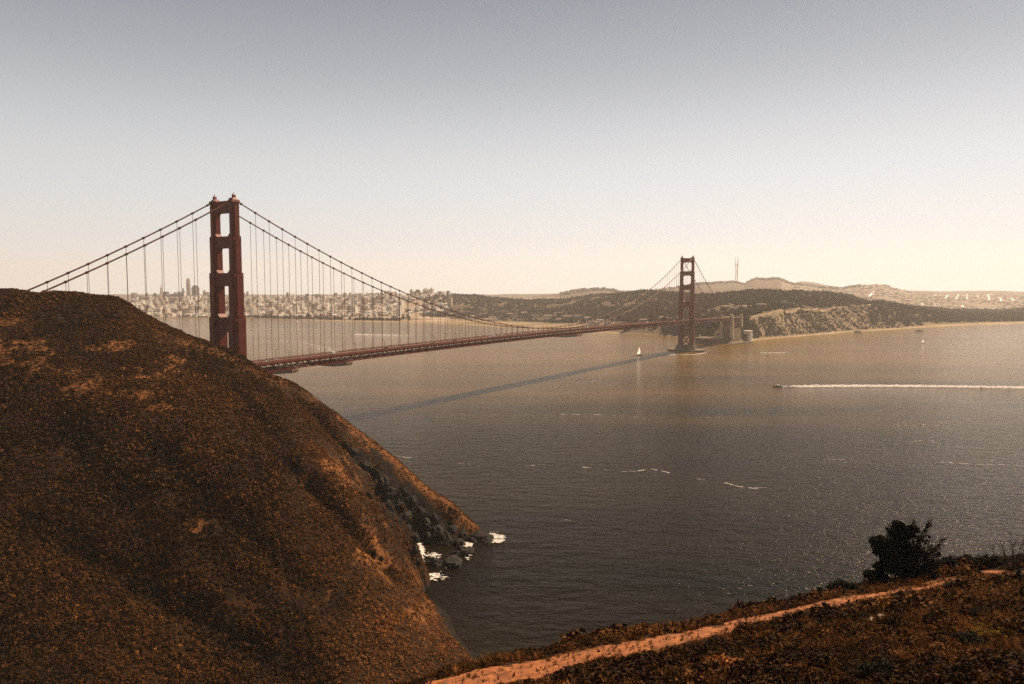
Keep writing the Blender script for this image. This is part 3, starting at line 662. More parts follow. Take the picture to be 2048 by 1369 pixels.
LEVELS = [(0, 12, 17.0, 12.6), (12, 121, 14.6, 11.4), (121, 161, 12.4, 9.6), (161, 194, 10.2, 8.0), (194, 224, 8.2, 6.4)]   # z0, z1, along, across
def tower(s0, south):
    tw = empty('tower', (s0, 0, 0)); tw.parent = bridge
    off = s0; s0 = 0.0
    def strut(za, zb, w, th, ch):
        t = MB()
        # portal strut with cut corners above and below, between the two legs
        yin = HALF - w/2 + .6
        t.box(s0-th/2, s0+th/2, -yin, yin, za, zb)
        for sg in (-1, 1):
            yl = sg*yin
            for z, dz in ((zb, ch), (za, -ch)):
                pts = [(yl, z), (yl - sg*ch, z), (yl, z+dz)]
                vs = [(s0-th/2+.3, y, zz) for y, zz in pts] + [(s0+th/2-.3, y, zz) for y, zz in pts]
                t.add(vs, [(0,1,2),(5,4,3),(0,3,4,1),(1,4,5,2),(2,5,3,0)])
        for k in range(7):                                   # stepped vertical ribs of the strut facing
            y = -yin*.78 + k*yin*.26
            for sx in (-1, 1): t.box(s0+sx*th/2-.15, s0+sx*th/2+.15, y-.28, y+.28, za+1.0, zb-1.0)
        t.build('portal_strut', M['steel'], tw)
    strut(215.0, 225.5, 6.6, 5.6, 2.6)
    strut(183.4, 193.8, 8.0, 6.6, 2.6)
    strut(149.0, 160.8, 9.6, 7.6, 2.8)
    strut(107.0, 120.6, 11.4, 8.6, 3.0)
    strut(58.0, 66.5, 11.4, 8.0, 1.5)
    for sg in (-1, 1):
        g = MB(); y = sg*HALF
        for z0, z1, a, c in LEVELS:
            if not south and z0 == 0: z0 = 0
            # stepped cross section: three interlocking shafts
            g.box(s0-a/2, s0+a/2, y-c*.26, y+c*.26, z0, z1)
            g.box(s0-a*.36, s0+a*.36, y-c*.40, y+c*.40, z0, z1-1.2)
            g.box(s0-a*.20, s0+a*.20, y-c*.5, y+c*.5, z0, z1-2.4)
            for k in (1,):                                     # little ledge under each setback
                g.box(s0-a*.5-.25, s0+a*.5+.25, y-c*.28, y+c*.28, z1-4.6, z1-3.9)
        leg = g.build('leg', M['steel'], tw)
        b = MB()
        b.frustum(s0, y, 224, 226.2, 8.8, 6.6, 7.4, 5.6); b.frustum(s0, y, 226.2, 228.0, 6.4, 4.8, 3.0, 2.6)
        b.frustum(s0, y, 228.0, 230.3, 2.6, 2.6, 2.3, 2.3); b.frustum(s0, y, 230.3, 231.6, 2.7, 2.7, .9, .9)
        b.tube([(s0, y, 231), (s0, y, 233)], .22)
        b.build('beacon', M['steel'], tw)
    br = MB()
    for z0, z1 in ((14.5, 38), (38, 58)):                      # crossed bracing below the roadway
        for sg in (-1, 1): br.bar((s0, -9*sg, z0), (s0, 9*sg, z1), 2.2, 2.4)
        br.bar((s0, -9, z0), (s0, 9, z0), 2.4, 2.6)
    br.build('cross_brace', M['steel'], tw)
    p = MB()
    if south:
        n = 28
        def ring(rx, ry, z): return [(s0+rx*math.cos(2*math.pi*k/n), ry*math.sin(2*math.pi*k/n), z) for k in range(n)]
        def drum(rx, ry, z0, z1):
            a, c = ring(rx, ry, z0), ring(rx*.985, ry*.985, z1)
            p.add(a+c, [tuple(reversed(range(n))), tuple(range(n, 2*n))] + [(k, (k+1)%n, (k+1)%n+n, k+n) for k in range(n)])
        drum(27, 47, -4, 4.6)
        p.box(s0-12, s0+12, -24, 24, 4.6, 8.0); p.box(s0-10.5, s0+10.5, -22.5, 22.5, 8.0, 12.5)
        for sg in (-1,1): p.box(s0-9.8, s0+9.8, sg*HALF-8, sg*HALF+8, 12.5, 15)
        p.box(s0+11, s0+13.6, -23, -19, 8, 17); 
    else:
        p.box(s0-14, s0+14, -26, 26, -4, 6); p.box(s0-12, s0+12, -24, 24, 6, 12)
    p.build('pier', M['pier'], tw)
    return tw
tower(0, False); tower(SPAN, True)

ss = np.concatenate([np.linspace(-SIDE, 0, 24), np.linspace(0, SPAN, 90)[1:], np.linspace(SPAN, SPAN+SIDE, 24)[1:]])
for sg in (-1, 1):
    m_ = MB(); m_.tube([(s, sg*HALF, cable_z(s)) for s in ss], .62, 8)
    cb = m_.build('main_cable', M['cable'], bridge)
    m_ = MB(); 
    for s in np.arange(-SIDE+15.24, SPAN+SIDE-10, 15.24):
        if min(abs(s), abs(s-SPAN)) > 6:
            z = cable_z(s); sl = (cable_z(s+1)-cable_z(s-1))/2; m_.bar((s-.7, sg*HALF, z-.7*sl), (s+.7, sg*HALF, z+.7*sl), 1.7, 1.7)
    tag(m_.build('cable_band', M['cable'], cb), kind='stuff')
hang = []
for s in np.arange(-SIDE+15.24, SPAN+SIDE-10, 15.24):
    if min(abs(s), abs(s-SPAN)) < 9: continue
    for sg in (-1, 1):
        z0, z1 = deck_z(s)+.3, cable_z(s)
        if z1-z0 < 1.2: continue
        x, y, _ = bw(s, sg*HALF, 0)
        px_, _ = proj(x, y, z0) if y > 20 else (-1e4, 0)
        size = (z1-z0)/y if (y > 20 and 60 < px_ < 2048) else 0
        hang.append((size, s, sg, z0, z1))
hang.sort(reverse=True)
rest = MB()
for i, (size, s, sg, z0, z1) in enumerate(hang):
    tgt = MB() if i < 100 else rest
    for d in (-.16, .16): tgt.tube([(s+d, sg*HALF, z0), (s+d, sg*HALF, z1)], (.09) + .05*min(1, max(0, s)/500), 5)
    if i < 100: tgt.build('suspender', M['rope'], bridge)
tag(rest.build('suspender', M['rope'], bridge), kind='stuff')

# deck with truss
PAN = 7.62
S0, S1 = -38*PAN, 214*PAN
def ribbon(mb, y0, y1, za, zb, sa=S0, sb=S1, step=30.48):
    """a long bar that follows the camber of the roadway, cut in straight pieces"""
    q = np.arange(sa, sb+1, step); vs, fs = [], []
    for s in q:
        z = deck_z(s); vs += [(s,y0,z+za),(s,y1,z+za),(s,y1,z+zb),(s,y0,z+zb)]
    for i in range(len(q)-1):
        a = i*4; fs += [(a,a+4,a+5,a+1),(a+1,a+5,a+6,a+2),(a+2,a+6,a+7,a+3),(a+3,a+7,a+4,a)]
    e = (len(q)-1)*4; fs += [(0,1,2,3),(e+3,e+2,e+1,e)]
    mb.add(vs, fs)
d = MB(); ribbon(d, -9.4, 9.4, -.45, 0.0); deck = d.build('deck', M['road'], bridge)
for sg in (-1, 1):
    d = MB()
    ya, yb = sorted((sg*9.42, sg*12.6)); ribbon(d, ya, yb, -.5, .28)
    d.build('sidewalk', M['steel'], deck)
    d = MB()
    ya, yb = sorted((sg*12.62, sg*12.95)); ribbon(d, ya, yb, -.2, .35); ribbon(d, ya+.06, yb-.06, 1.35, 1.55); 
    ya, yb = sorted((sg*9.3, sg*9.5)); ribbon(d, ya, yb, .55, 1.0)
    for s in np.arange(S0, S1, PAN/2):
        z = deck_z(s); d.box(s-.14, s+.14, sg*12.78-.1, sg*12.78+.1, z+.35, z+1.36)
        for k in range(1, 6): d.box(s+k*PAN/12-.05, s+k*PAN/12+.05, sg*12.78-.04, sg*12.78+.04, z+.35, z+1.36)
    d.build('railing', M['steel'], deck)
    d = MB(); y = sg*HALF
    ya, yb = sorted((y-.55, y+.55)); ribbon(d, ya, yb, -1.1, -.15); ribbon(d, ya, yb, -8.0, -7.1)
    k = 0
    for s in np.arange(S0, S1-1, PAN):
        z = deck_z(s); d.bar((s, y, z-7.4), (s, y, z-.7), .42, .42)
        a, b_ = (z-7.4, deck_z(s+PAN)-.8) if k % 2 == 0 else (z-.8, deck_z(s+PAN)-7.4)
        d.bar((s, y, a), (s+PAN, y, b_), .42, .5); k += 1
    d.build('stiffening_truss', M['steel'], deck)
d = MB(); k = 0
for s in np.arange(S0, S1-1, PAN):
    z = deck_z(s)
    d.box(s-.3, s+.3, -13.1, 13.1, z-2.6, z-.52)
    d.box(s-.25, s+.25, -13.1, 13.1, z-7.9, z-7.25)
    sg = 1 if k % 2 else -1
    d.bar((s, -13*sg, z-7.6), (s+PAN, 13*sg, deck_z(s+PAN)-7.6), .5, .5); k += 1
for y in (-6, 0, 6):
    ribbon(d, y-.25, y+.25, -1.6, -.5)
d.build('floor_beams', M['steel'], deck)

# concrete pylons, steel arch and the approach south of the side span
def pylon(sc_, cat):
    p = MB()
    for sg in (-1, 1):
        y = sg*14.5
        p.frustum(sc_, y, -2, 24, 13, 11, 12.2, 10.2); p.frustum(sc_, y, 24, 56, 11.4, 9.4, 10.6, 8.6); p.frustum(sc_, y, 56, 76, 9.6, 7.6, 9.2, 7.2)
        p.frustum(sc_, y, 76, 79, 8.0, 6.0, 7.4, 5.4)
    py_ = p.build('pylon', M['concrete'], bridge); q = MB()
    q.box(sc_-4.2, sc_+4.2, -10.2, 10.2, -1, 63)
    for k in range(5): q.box(sc_-4.6, sc_-4.22, -8+k*4-.8, -8+k*4+.8, 4, 60)
    q.build('wall', M['brick'], py_); return py_  # dark brick colour paints shade onto the concrete wall between the shafts
pylon(SPAN+SIDE+6, 0); pylon(SPAN+SIDE+104, 0)
a = MB(); s_a, s_b = SPAN+SIDE+11, SPAN+SIDE+99
for sg in (-1, 1):
    pts, pt2 = [], []
    for k in range(15):
        u = k/14; s = s_a + (s_b-s_a)*u
        pts.append((s, sg*11, 16+32*4*u*(1-u))); pt2.append((s, sg*11, 22+32*4*u*(1-u)+1))
    for P_ in (pts, pt2):
        for i in range(14): a.bar(P_[i], P_[i+1], 1.4, 1.5)
    for i in range(15):
        a.bar(pts[i], pt2[i], .7, .7); a.bar(pt2[i], (pt2[i][0], pt2[i][1], 66), .8, .8)
        if i < 14: a.bar(pts[i], pt2[i+1], .5, .5)
for i in range(0, 15): a.bar((s_a+(s_b-s_a)*i/14, -11, 17+32*4*(i/14)*(1-i/14)), (s_a+(s_b-s_a)*i/14, 11, 17+32*4*(i/14)*(1-i/14)), .8, .8)
a.build('arch', M['steel'], bridge)
v = MB()
q0 = S1
for i in range(9):
    s = q0 + i*24; z = deck_z(s)
    v.box(s, s+24, -11.5, 11.5, z-2.2, z-.3)
    for sg in (-1, 1): v.bar((s+12, sg*8, 20), (s+12, sg*8, z-2.3), 2.0, 2.0); v.box(s, s+24, sg*11.6-.15, sg*11.6+.15, z-.3, z+1.2)
v.build('approach_viaduct', M['concrete'], bridge)

# work platforms hung below the truss
def platform(sa, sb, label):
    o = empty('work_platform', bw((sa+sb)/2, 0, deck_z((sa+sb)/2)-8.2), math.pi/2-HEAD); tag(o, label, 'work platform', 'shrouded work platforms under the bridge deck')
    L = (sb-sa)/2
    m_ = MB(); m_.prism([(-L, -.2), (L*.55, -.2), (L*.55, -3.6), (-L*.3, -3.2)], -15.5, 15.5); m_.build('net', M['darktarp'], o)
    m_ = MB(); m_.prism([(L*.56, -.2), (L, -.2), (L*.98, -2.2), (L*.8, -3.9), (L*.56, -3.7)], -15.7, 15.7)
    for k in range(5): m_.box(L*.56+k*L*.09, L*.56+k*L*.09+.5, -16.0, 16.0, -3.4, -.3)
    m_.build('tarp', M['tarp'], o)
    m_ = MB()
    for y in (-15.2, 15.2): m_.bar((-L, y, -.05), (L, y, -.05), .5, .5)
    for k in range(8): m_.bar((-L+k*L/3.5, -15.2, 0), (-L+k*L/3.5, -15.2, 1.6), .3, .3); m_.bar((-L+k*L/3.5, 15.2, 0), (-L+k*L/3.5, 15.2, 1.6), .3, .3)
    m_.build('hanger', M['steel'], o)
platform(28, 68, 'tarped work platform under the deck where it passes behind the dark hillside')
platform(100, 142, 'shrouded work platform under the deck just right of the near tower')
platform(600, 690, 'long shrouded work platform under the middle of the deck')

# street lamps on both kerbs
def lamp_proto():
    o = empty('street_lamp', (0,0,0))
    m_ = MB(); m_.tube([(0,0,0),(0,0,1.2)], .3); m_.tube([(0,0,1.2),(0,0,8.6),(0,.5,9.6),(0,1.5,10.1),(0,2.6,10.1)], [.2,.16,.14,.12,.12]); m_.build('post', M['black'], o)
    m_ = MB(); m_.frustum(0, 2.9, 9.7, 10.15, .5, 1.0, .35, .8); m_.build('lantern', M['black'], o)
    return o
lp = lamp_proto(); first = True; k = 0
for s in np.arange(-30, SPAN+330, 45.72):
    for sg in (-1, 1):
        if min(abs(s), abs(s-SPAN)) < 10: continue
        loc = bw(s, sg*9.9, deck_z(s)+.28); rz = math.pi/2-HEAD + (math.pi if sg > 0 else 0)
        if first: lp.location, lp.rotation_euler, o, first = loc, (0,0,rz), lp, False
        else: o = dup(lp, loc, rz)
        side = 'near kerb' if sg < 0 else 'far kerb'
        part_ = 'before mid bridge' if s < SPAN/2 else ('past mid bridge' if s < SPAN else 'beyond the far bridge tower')
        tag(o, 'black street lamp on the %s %s' % (side, part_), 'street lamp', 'street lamps along the bridge deck, %s, %s' % (side, part_))

# cars on the bridge
def car_proto(col, van=False):
    o = empty('car' if not van else 'van', (0,0,0))
    m_ = MB()
    if van:
        m_.prism([(-3.1,.5),(3.0,.5),(3.1,1.3),(2.6,1.6),(2.1,2.6),(-3.0,2.7),(-3.1,2.4)], -1.05, 1.05)
    else:
        m_.prism([(-2.3,.45),(2.3,.45),(2.35,.8),(1.3,.98),(-2.1,1.05),(-2.35,.9)], -.92, .92)
    m_.build('body', M['car_'+col], o)
    m_ = MB()
    if van: m_.prism([(2.2,1.65),(2.66,1.65),(2.25,2.45),(2.1,2.45)], -1.08, 1.08)
    else: m_.prism([(-1.9,1.0),(1.25,.96),(.45,1.5),(-1.2,1.52)], -.80, .80)
    m_.build('cabin' if not van else 'windscreen', M['glass'] if not van else M['glass'], o)
    if not van:
        m_ = MB(); m_.box(-1.15, .4, -.76, .76, 1.5, 1.57); m_.build('roof', M['car_'+col], o)
    m_ = MB()
    xw = 1.9 if van else 1.45
    for x in (-xw, xw):
        for y in (-.9, .9):
            m_.tube([(x, y-.12, .36), (x, y+.12, .36)], .36, 10)
    m_.build('wheels', M['black'], o)
    return o
protos = {}
for c_ in ('white','silver','dark','red','tan'): protos[c_] = car_proto(c_)
protos['van'] = car_proto('white', True)
used = set(); rc = random.Random(3)
spots = []
for lane in (-7.6, -4.4, -1.4, 1.6, 4.6, 7.6):
    s = rc.uniform(20, 60)
    while s < SPAN+300:
        spots.append((s, lane)); s += rc.uniform(60, 210)
for s, lane in spots:
    c_ = rc.choice(['white','white','white','silver','silver','dark','tan','red','van'])
    rz = math.pi/2-HEAD + (math.pi if lane > 0 else 0)
    loc = bw(s, lane, deck_z(s)+.01)
    p = protos[c_]
    if c_ not in used: p.location, p.rotation_euler, o = loc, (0,0,rz), p; used.add(c_)
    else: o = dup(p, loc, rz)
    way = 'heading away' if lane < 0 else 'heading towards the near tower'
    if c_ == 'van': tag(o, 'white box van on the bridge deck, %s' % way, 'van', 'white vans on the bridge, %s' % way)
    else: tag(o, '%s car on the bridge deck, %s' % (c_, way), 'car', '%s cars on the bridge, %s' % (c_, way))

# ------------------------------------------------------------------ fort and shore buildings by the far end
def local_frame(px, Y, z, rz): return at(px, 600, Y)[0], Y, z
o = empty('fort', on_z(1416, 687.5, 0)[:2] + (0,), math.pi/2-HEAD-.15); tag(o, 'low dark brick fort at the water under the far end of the bridge', 'fort')
m_ = MB(); m_.box(-30, 40, -26, 24, -2, 15.5); 
for k in range(8): m_.box(-30.5, -30, -24+k*6, -21.5+k*6, 5, 8); m_.box(-30.5, -30, -24+k*6, -21.5+k*6, 10.5, 13)
m_.build('wall', M['brick'], o)
m_ = MB()
for x0,x1,y0,y1 in ((-31,41,-27,-23),(-31,41,21,25),(-31,-27,-23,21),(37,41,-23,21)): m_.box(x0,x1,y0,y1,15.5,17.2)
m_.build('parapet', M['concrete'], o)
m_ = MB(); m_.frustum(-20, 15, 15.5, 24, 3, 3, 2.2, 2.2); m_.frustum(-20, 15, 24, 26, 3, 3, .5, .5); m_.build('lantern_tower', M['white'], o)
o = empty('anchor_house', on_z(1492, 683, 0)[:2] + (2,), math.pi/2-HEAD); tag(o, 'pale concrete block with a dark doorway right of the bridge pylons', 'building')
m_ = MB(); m_.box(0, 26, -12, 12, -3, 27); m_.box(-.8, 26.8, -12.8, 12.8, 27, 28.5); m_.box(26, 34, -8, 10, -3, 22); m_.build('wall', M['facade3'], o)
m_ = MB(); m_.box(9, 13.5, -12.3, -12.02, 1, 20); m_.box(-.3, -.02, -3, 2, 1, 18); m_.build('doorway', M['glass'], o)
w_ = MB()
for i in range(12): 
    a_ = on_z(1380+i*11, 682-abs(i-7)*-.25 if i < 8 else 689.5-(i-8)*1.2, 0); w_.frustum(a_[0], a_[1]+6, -2, 3.4, 22, 8, 20, 6, 0.2)
tag(w_.build('sea_wall', M['concrete']), 'pale stone sea wall along the foot of the fort', 'sea wall')

# ------------------------------------------------------------------ city
def house_mesh(kind, g):
    m_ = MB(); r_ = g.random()
    if kind == 0:
        m_.box(-.5,.5,-.5,.5,-.4,1, r_); m_.box(-.52,.52,-.52,.52,1,1.05, r_*.7); m_.box(-.2,.15,-.1,.25,1.05,1.22, r_*.8)
    elif kind == 1:
        m_.box(-.5,.5,-.5,.5,-.4,.8, r_); m_.add([(-.54,-.54,.8),(.54,-.54,.8),(.54,.54,.8),(-.54,.54,.8),(-.54,0,1.15),(.54,0,1.15)], [(0,1,5,4),(2,3,4,5),(0,4,3),(1,2,5),(3,2,1,0)], .1)
    else:
        m_.box(-.5,.1,-.5,.5,-.4,1, r_); m_.box(.1,.5,-.5,.3,-.4,.72, r_*.9); m_.box(-.4,-.1,-.3,.2,1,1.15, r_*.7)
    for z in (.12,.4,.68): m_.box(-.36,-.02,-.515,-.5,z,z+.14, .0); m_.box(.14,.4,-.515,-.5,z,z+.14, .0)
    return m_
gh = np.random.default_rng(77)
HM = [house_mesh(i % 3, gh) for i in range(9)]
def place_stuff(name, X, Y, Wd, H, m, rz, bright):
    vs, fs, rr = [], [], []; b = 0
    Zs = land_z(np.array(X), np.array(Y))[0]
    for i in range(len(X)):
        h = HM[gh.integers(0, 9)]; c, s = math.cos(rz[i]), math.sin(rz[i]); dp = Wd[i]*gh.uniform(.6,1.1)
        vs += [(X[i]+x*Wd[i]*c-y*dp*s, Y[i]+x*Wd[i]*s+y*dp*c, Zs[i]+z*H[i]) for x,y,z in h.v]
        fs += [tuple(q+b for q in f) for f in h.f]; b += len(h.v)
        rr += [min(1, max(0, bright[i] + (r-.5)*.3)) if r > .02 else 0 for r in h.r]
    me = bpy.data.meshes.new(name); me.from_pydata(vs, [], fs); a = me.attributes.new('rnd','FLOAT','FACE'); a.data.foreach_set('value', rr); me.update()
    return link_mesh(name, me, m)
def sample_city(n, pxa, pxb, Ya, Yb, pw=1.0):
    px = gh.uniform(pxa, pxb, n); Y = Ya + (Yb-Ya)*gh.random(n)**pw
    X = (px-1024)/F_PX*cP*Y; return px, X, Y
px, X, Y = sample_city(6500, 255, 900, 3950, 6300, .8)
k = (Y > np.interp(px, PXG, Y1)+70) & (fbm(X/170, Y/170, 301) > .30) & ((px < 780) | (fbm(X/120, Y/120, 303) > .5))
px, X, Y = px[k], X[k], Y[k]
Wd = gh.uniform(15, 32, len(X)); H = gh.uniform(9, 19, len(X)); H = np.where(gh.random(len(X)) < .09, gh.uniform(24, 46, len(X)), H); br_ = np.clip(gh.normal(.66, .33, len(X)), .02, 1); rz = gh.normal(-.45, .10, len(X))
# nearest ones are things, the rest one mass
order = np.argsort(-(Wd*H)/Y**2); big = order[:150]; rest_ = order[150:]
tag(place_stuff('city_blocks', X[rest_], Y[rest_], Wd[rest_], H[rest_], M['house'], rz[rest_], br_[rest_]), 'pale low city blocks covering the far shore', None, None, 'stuff')
HMm = []
for h in HM: HMm.append(h.mesh('townhouse'))
for me_ in HMm: me_.materials.append(M['house'])
for i in big:
    o = bpy.data.objects.new('townhouse', HMm[gh.integers(0,9)]); C.objects.link(o)
    o.location = (X[i], Y[i], lz1(X[i], Y[i])); o.scale = (Wd[i]*1.05, Wd[i]*gh.uniform(.7,1.1), H[i]*1.15); o.rotation_euler = (0,0,rz[i])
    where = 'left of the near bridge tower' if px[i] < 418 else ('just right of the near bridge tower' if px[i] < 640 else 'above the long beach')
    tag(o, 'pale boxy building on the crowded far shore %s' % where, 'building', 'low buildings on the far shore %s' % where)
px, X, Y = sample_city(900, 985, 1125, 4700, 6700)
px2, X2, Y2_ = sample_city(1500, 1590, 2150, 4900, 9200)
k2 = Y2_ > np.interp(px2, PXG, Y3)*1.15
X, Y = np.concatenate([X, X2[k2]]), np.concatenate([Y, Y2_[k2]]); k = fbm(X/260, Y/260, 305) > .42; X, Y = X[k], Y[k]
tag(place_stuff('city_blocks', X, Y, gh.uniform(14,28,len(X)), gh.uniform(7,13,len(X)), M['house'], gh.normal(-.45,.1,len(X)), np.clip(gh.normal(.6,.22,len(X)),.05,1)), 'hazy rows of low houses on the distant slopes', None, None, 'stuff')

# towers of the skyline: photo left edge, right edge, top, facade, shape, label
SKY = [
 (263,274,586,1,'slab','broad brown tower at the left end of the skyline'),
 (276,279,592,0,'slab','thin dark slab beside the broad brown tower at the skyline end'),
 (281,291,597,0,'slab','low wide dark block at the left end of the skyline'),
 (291,297,586.5,1,'step','narrow stepped brown tower left of the pointed pyramid'),
 (298,304,598,3,'slab','bright low block below the left end of the skyline'),
 (306,314,586.5,0,'step','dark stepped tower right beside the pointed pyramid'),
 (319,325,567,2,'pyramid','tall slender pyramid tower with a needle top'),
 (326,337,583.5,0,'slab','dark broad tower just right of the pointed pyramid'),
 (341,347,588,1,'slab','small brown tower in the middle of the left skyline'),
 (347,355,585,0,'step','dark stepped tower between the pyramid and the tallest tower'),
 (355,361,583.5,1,'slab','brown tower third from the left of the tallest tower'),
 (361,364.5,585.5,2,'slab','thin pale tower second from the left of the tallest tower'),
 (364.5,368.5,577,0,'step','thin dark stepped tower next left of the tallest tower'),
 (373,379.5,557.5,1,'round','tallest tower of the skyline with a rounded flat top'),
 (384,397,571,0,'crown','massive dark tower with a stepped crown right of the tallest one'),
 (387,394,584.5,3,'slab','bright white block in front of the massive dark tower'),
 (398,403,590,1,'slab','small brown tower right of the massive dark one'),
 (406,411.5,579.5,1,'peak','brown tower with a peaked roof left of the near bridge tower'),
 (412,419,584.5,1,'slab','brown block touching the left edge of the near bridge tower'),
 (487,491,586.5,1,'slab','first small tower right of the near bridge tower'),
 (493,497,583,1,'slab','thin brown tower second right of the near bridge tower'),
 (504,508,586.5,2,'peak','pale peaked tower third right of the near bridge tower'),
 (513,527,590,1,'slab','wide flat brown block right of the near bridge tower'),
 (550,563,595.5,1,'step','low wide brown block on the hilltop skyline'),
 (573,576.5,585,0,'slab','thin dark tower of a close pair above the hillside'),
 (577.5,580.5,586,3,'slab','thin bright tower of a close pair above the hillside'),
 (587,602,593.5,1,'step','wide stepped brown block right of the close pair of towers'),
 (609,616,590,0,'step','dark stepped block on the hilltop left of the broad crest of flats'),
 (625,648,588.5,1,'crown','broadest block of flats cresting the city hill'),
 (628,634,600,3,'slab','bright white tower in front of the broad crest of flats'),
 (686.5,693,586,1,'slab','brown tower standing alone above the tree line'),
 (685,690,599,3,'slab','white slab below the brown tower that stands alone'),
 (704,709,592,1,'peak','small peaked brown tower on the city hill'),
 (727,732,589,1,'slab','small brown tower left of the last close pair'),
 (745,749.5,587.5,3,'slab','bright tower of the last close pair on the hill'),
 (751,758,586,0,'slab','dark tower of the last close pair on the hill'),
 (796,803,588,1,'step','stepped brown block where the city hill turns wooded'),
 (828,832.5,589,1,'peak','rightmost small peaked block on the city hill')]
for i in range(34):
    a_ = gh.uniform(284, 417) if i < 18 else gh.uniform(490, 840); w_ = gh.uniform(3.5, 8)
    SKY.append((a_, a_+w_, gh.uniform(587, 596) if i < 18 else gh.uniform(590.5, 598), int(gh.integers(0, 4)), ('slab','step','peak')[gh.integers(0,3)], ''))
for (xa, xb, pt, fc, sh, lab) in SKY:
    Yd = 5600 if pt > 594 else (6600 if sh != 'pyramid' else 6400)
    if xa > 500: Yd = min(Yd, 5900)
    xm = (xa+xb)/2; x, y, zt = at(xm, pt, Yd); zb = lz1(x, y)-3; Wt = (xb-xa)/F_PX*Yd; h = zt-zb
    Wt *= .86; o = empty('tower_block', (x, y, zb), -.42); 
    if lab: tag(o, lab, 'tower block')
    else:
        tone = ('dark', 'brown', 'tan', 'pale')[fc]; side_ = 'among the skyline left of the near bridge tower' if xa < 420 else 'on the city hill right of the near bridge tower'
        tag(o, 'low %s filler block %s' % (tone, side_), 'tower block', '%s filler blocks %s' % (tone, side_))
    mt = M['facade%d' % fc]
    m_ = MB(); dpt = Wt*.85
    if sh == 'pyramid':
        m_.frustum(0,0,0,h*.80,Wt*1.5,Wt*1.5,Wt*.30,Wt*.30); m_.frustum(0,0,h*.80,h,Wt*.30,Wt*.30,.6,.6); m_.frustum(0,0,h*.5,h*.78,Wt*.95,Wt*.3,Wt*.42,Wt*.2)
    elif sh == 'round':
        m_.frustum(0,0,0,h*.72,Wt,Wt,Wt*.98,Wt*.98); m_.frustum(0,0,h*.72,h*.9,Wt*.98,Wt*.98,Wt*.88,Wt*.88); m_.frustum(0,0,h*.9,h,Wt*.88,Wt*.88,Wt*.72,Wt*.72)
    elif sh == 'crown':
        m_.frustum(0,0,0,h*.86,Wt,dpt,Wt,dpt); m_.frustum(0,0,h*.86,h*.94,Wt*.8,dpt*.8,Wt*.8,dpt*.8); m_.frustum(0,0,h*.94,h,Wt*.55,dpt*.55,Wt*.5,dpt*.5)
    elif sh == 'step':
        m_.frustum(0,0,0,h*.82,Wt,dpt,Wt,dpt); m_.frustum(-Wt*.1,0,h*.82,h,Wt*.62,dpt*.6,Wt*.62,dpt*.6)
    elif sh == 'peak':
        m_.frustum(0,0,0,h*.84,Wt,dpt,Wt,dpt); m_.frustum(0,0,h*.84,h,Wt*.95,dpt*.95,Wt*.12,dpt*.12)
    else:
        m_.frustum(0,0,0,h*.97,Wt,dpt,Wt,dpt); m_.frustum(Wt*.1,0,h*.97,h,Wt*.5,dpt*.5,Wt*.5,dpt*.5)
    m_.build('walls', mt, o)
    if sh not in ('pyramid',):
        m_ = MB(); nf = max(4, int(h/9))
        for q in range(nf):
            z = h*.05 + q*h*.72/nf; m_.box(-Wt*.42, Wt*.42, -dpt*.5-.5, -dpt*.5+.1, z, z+h*.72/nf*.42)
        m_.build('windows', M['glass' if fc > 1 else 'facade0'], o)

# long low park buildings near the far shore
PK = [(700,611,34),(880,627,60),(905,629,50),(930,626,60),(945,634,70),(965,629,70),(985,636,40),(1005,626,80),(1025,630,60),(1030,634,50),(1050,627,40),(1072,632,60),(1100,633,60),(1118,628,50),(1140,635,70),(1160,633,60),(1178,638,50),(1185,645,34),(1200,642,30),(1215,646,30),(1195,648,26),(1225,640,30),(1262,637,30),(1275,640,34),(1290,642,40),(1305,639,28),(1322,637,20),(1333,636,14),(1415,633,40),(1425,636,30),(1450,616,30),(1480,615,36),(1495,614,34),(1522,610,46),(1531,617,20),(1515,619,18),(1505,626,22),(1320,642,20),(980,640,80),(1045,640,60),(1120,641,40)]
lb = {0:'long pale roofed building among park trees', 1:'low brown roofed building among park trees'}
for i, (a_, b_, wd) in enumerate(PK):
    # walk along the sight line to where it meets the land
    best = None
    for Yd in np.arange(1950, 5200, 25):
        x, y, z = at(a_, b_, Yd)
        if z < lz1(x, y) + 6: best = (x, y); break
    if best is None: continue
    x, y = best; o = empty('park_building', (x, y, lz1(x, y)-1), random.uniform(-.1,.5))
    zone = 'left of the cable dip' if a_ < 1100 else ('near the cable dip' if a_ < 1240 else ('between cable dip and far tower' if a_ < 1400 else 'above the fort'))
    tag(o, lb[i % 2] + ' ' + zone, 'building', lb[i % 2] + ' ' + zone)
    h = 7+4*random.random(); dp = 12+6*random.random()
    m_ = MB(); m_.box(-wd/2, wd/2, -dp/2, dp/2, -4, h, random.uniform(.45,1))
    for q in range(max(2, int(wd/9))):
        xq = -wd/2+4+q*9
        if xq+3 < wd/2: m_.box(xq, xq+3, -dp/2-.12, -dp/2-.02, 1.5, h-2, 0)
    m_.build('wall', M['house'], o)
    m_ = MB(); r_ = random.uniform(.0,.35) if i % 2 else random.uniform(.6,1); m_.add([(-wd/2-1,-dp/2-1,h),(wd/2+1,-dp/2-1,h),(wd/2+1,dp/2+1,h),(-wd/2-1,dp/2+1,h),(-wd/2+3,0,h+4),(wd/2-3,0,h+4)], [(0,1,5,4),(2,3,4,5),(0,4,3),(1,2,5),(3,2,1,0)], r_)
    m_.build('roof', M['roof'], o)

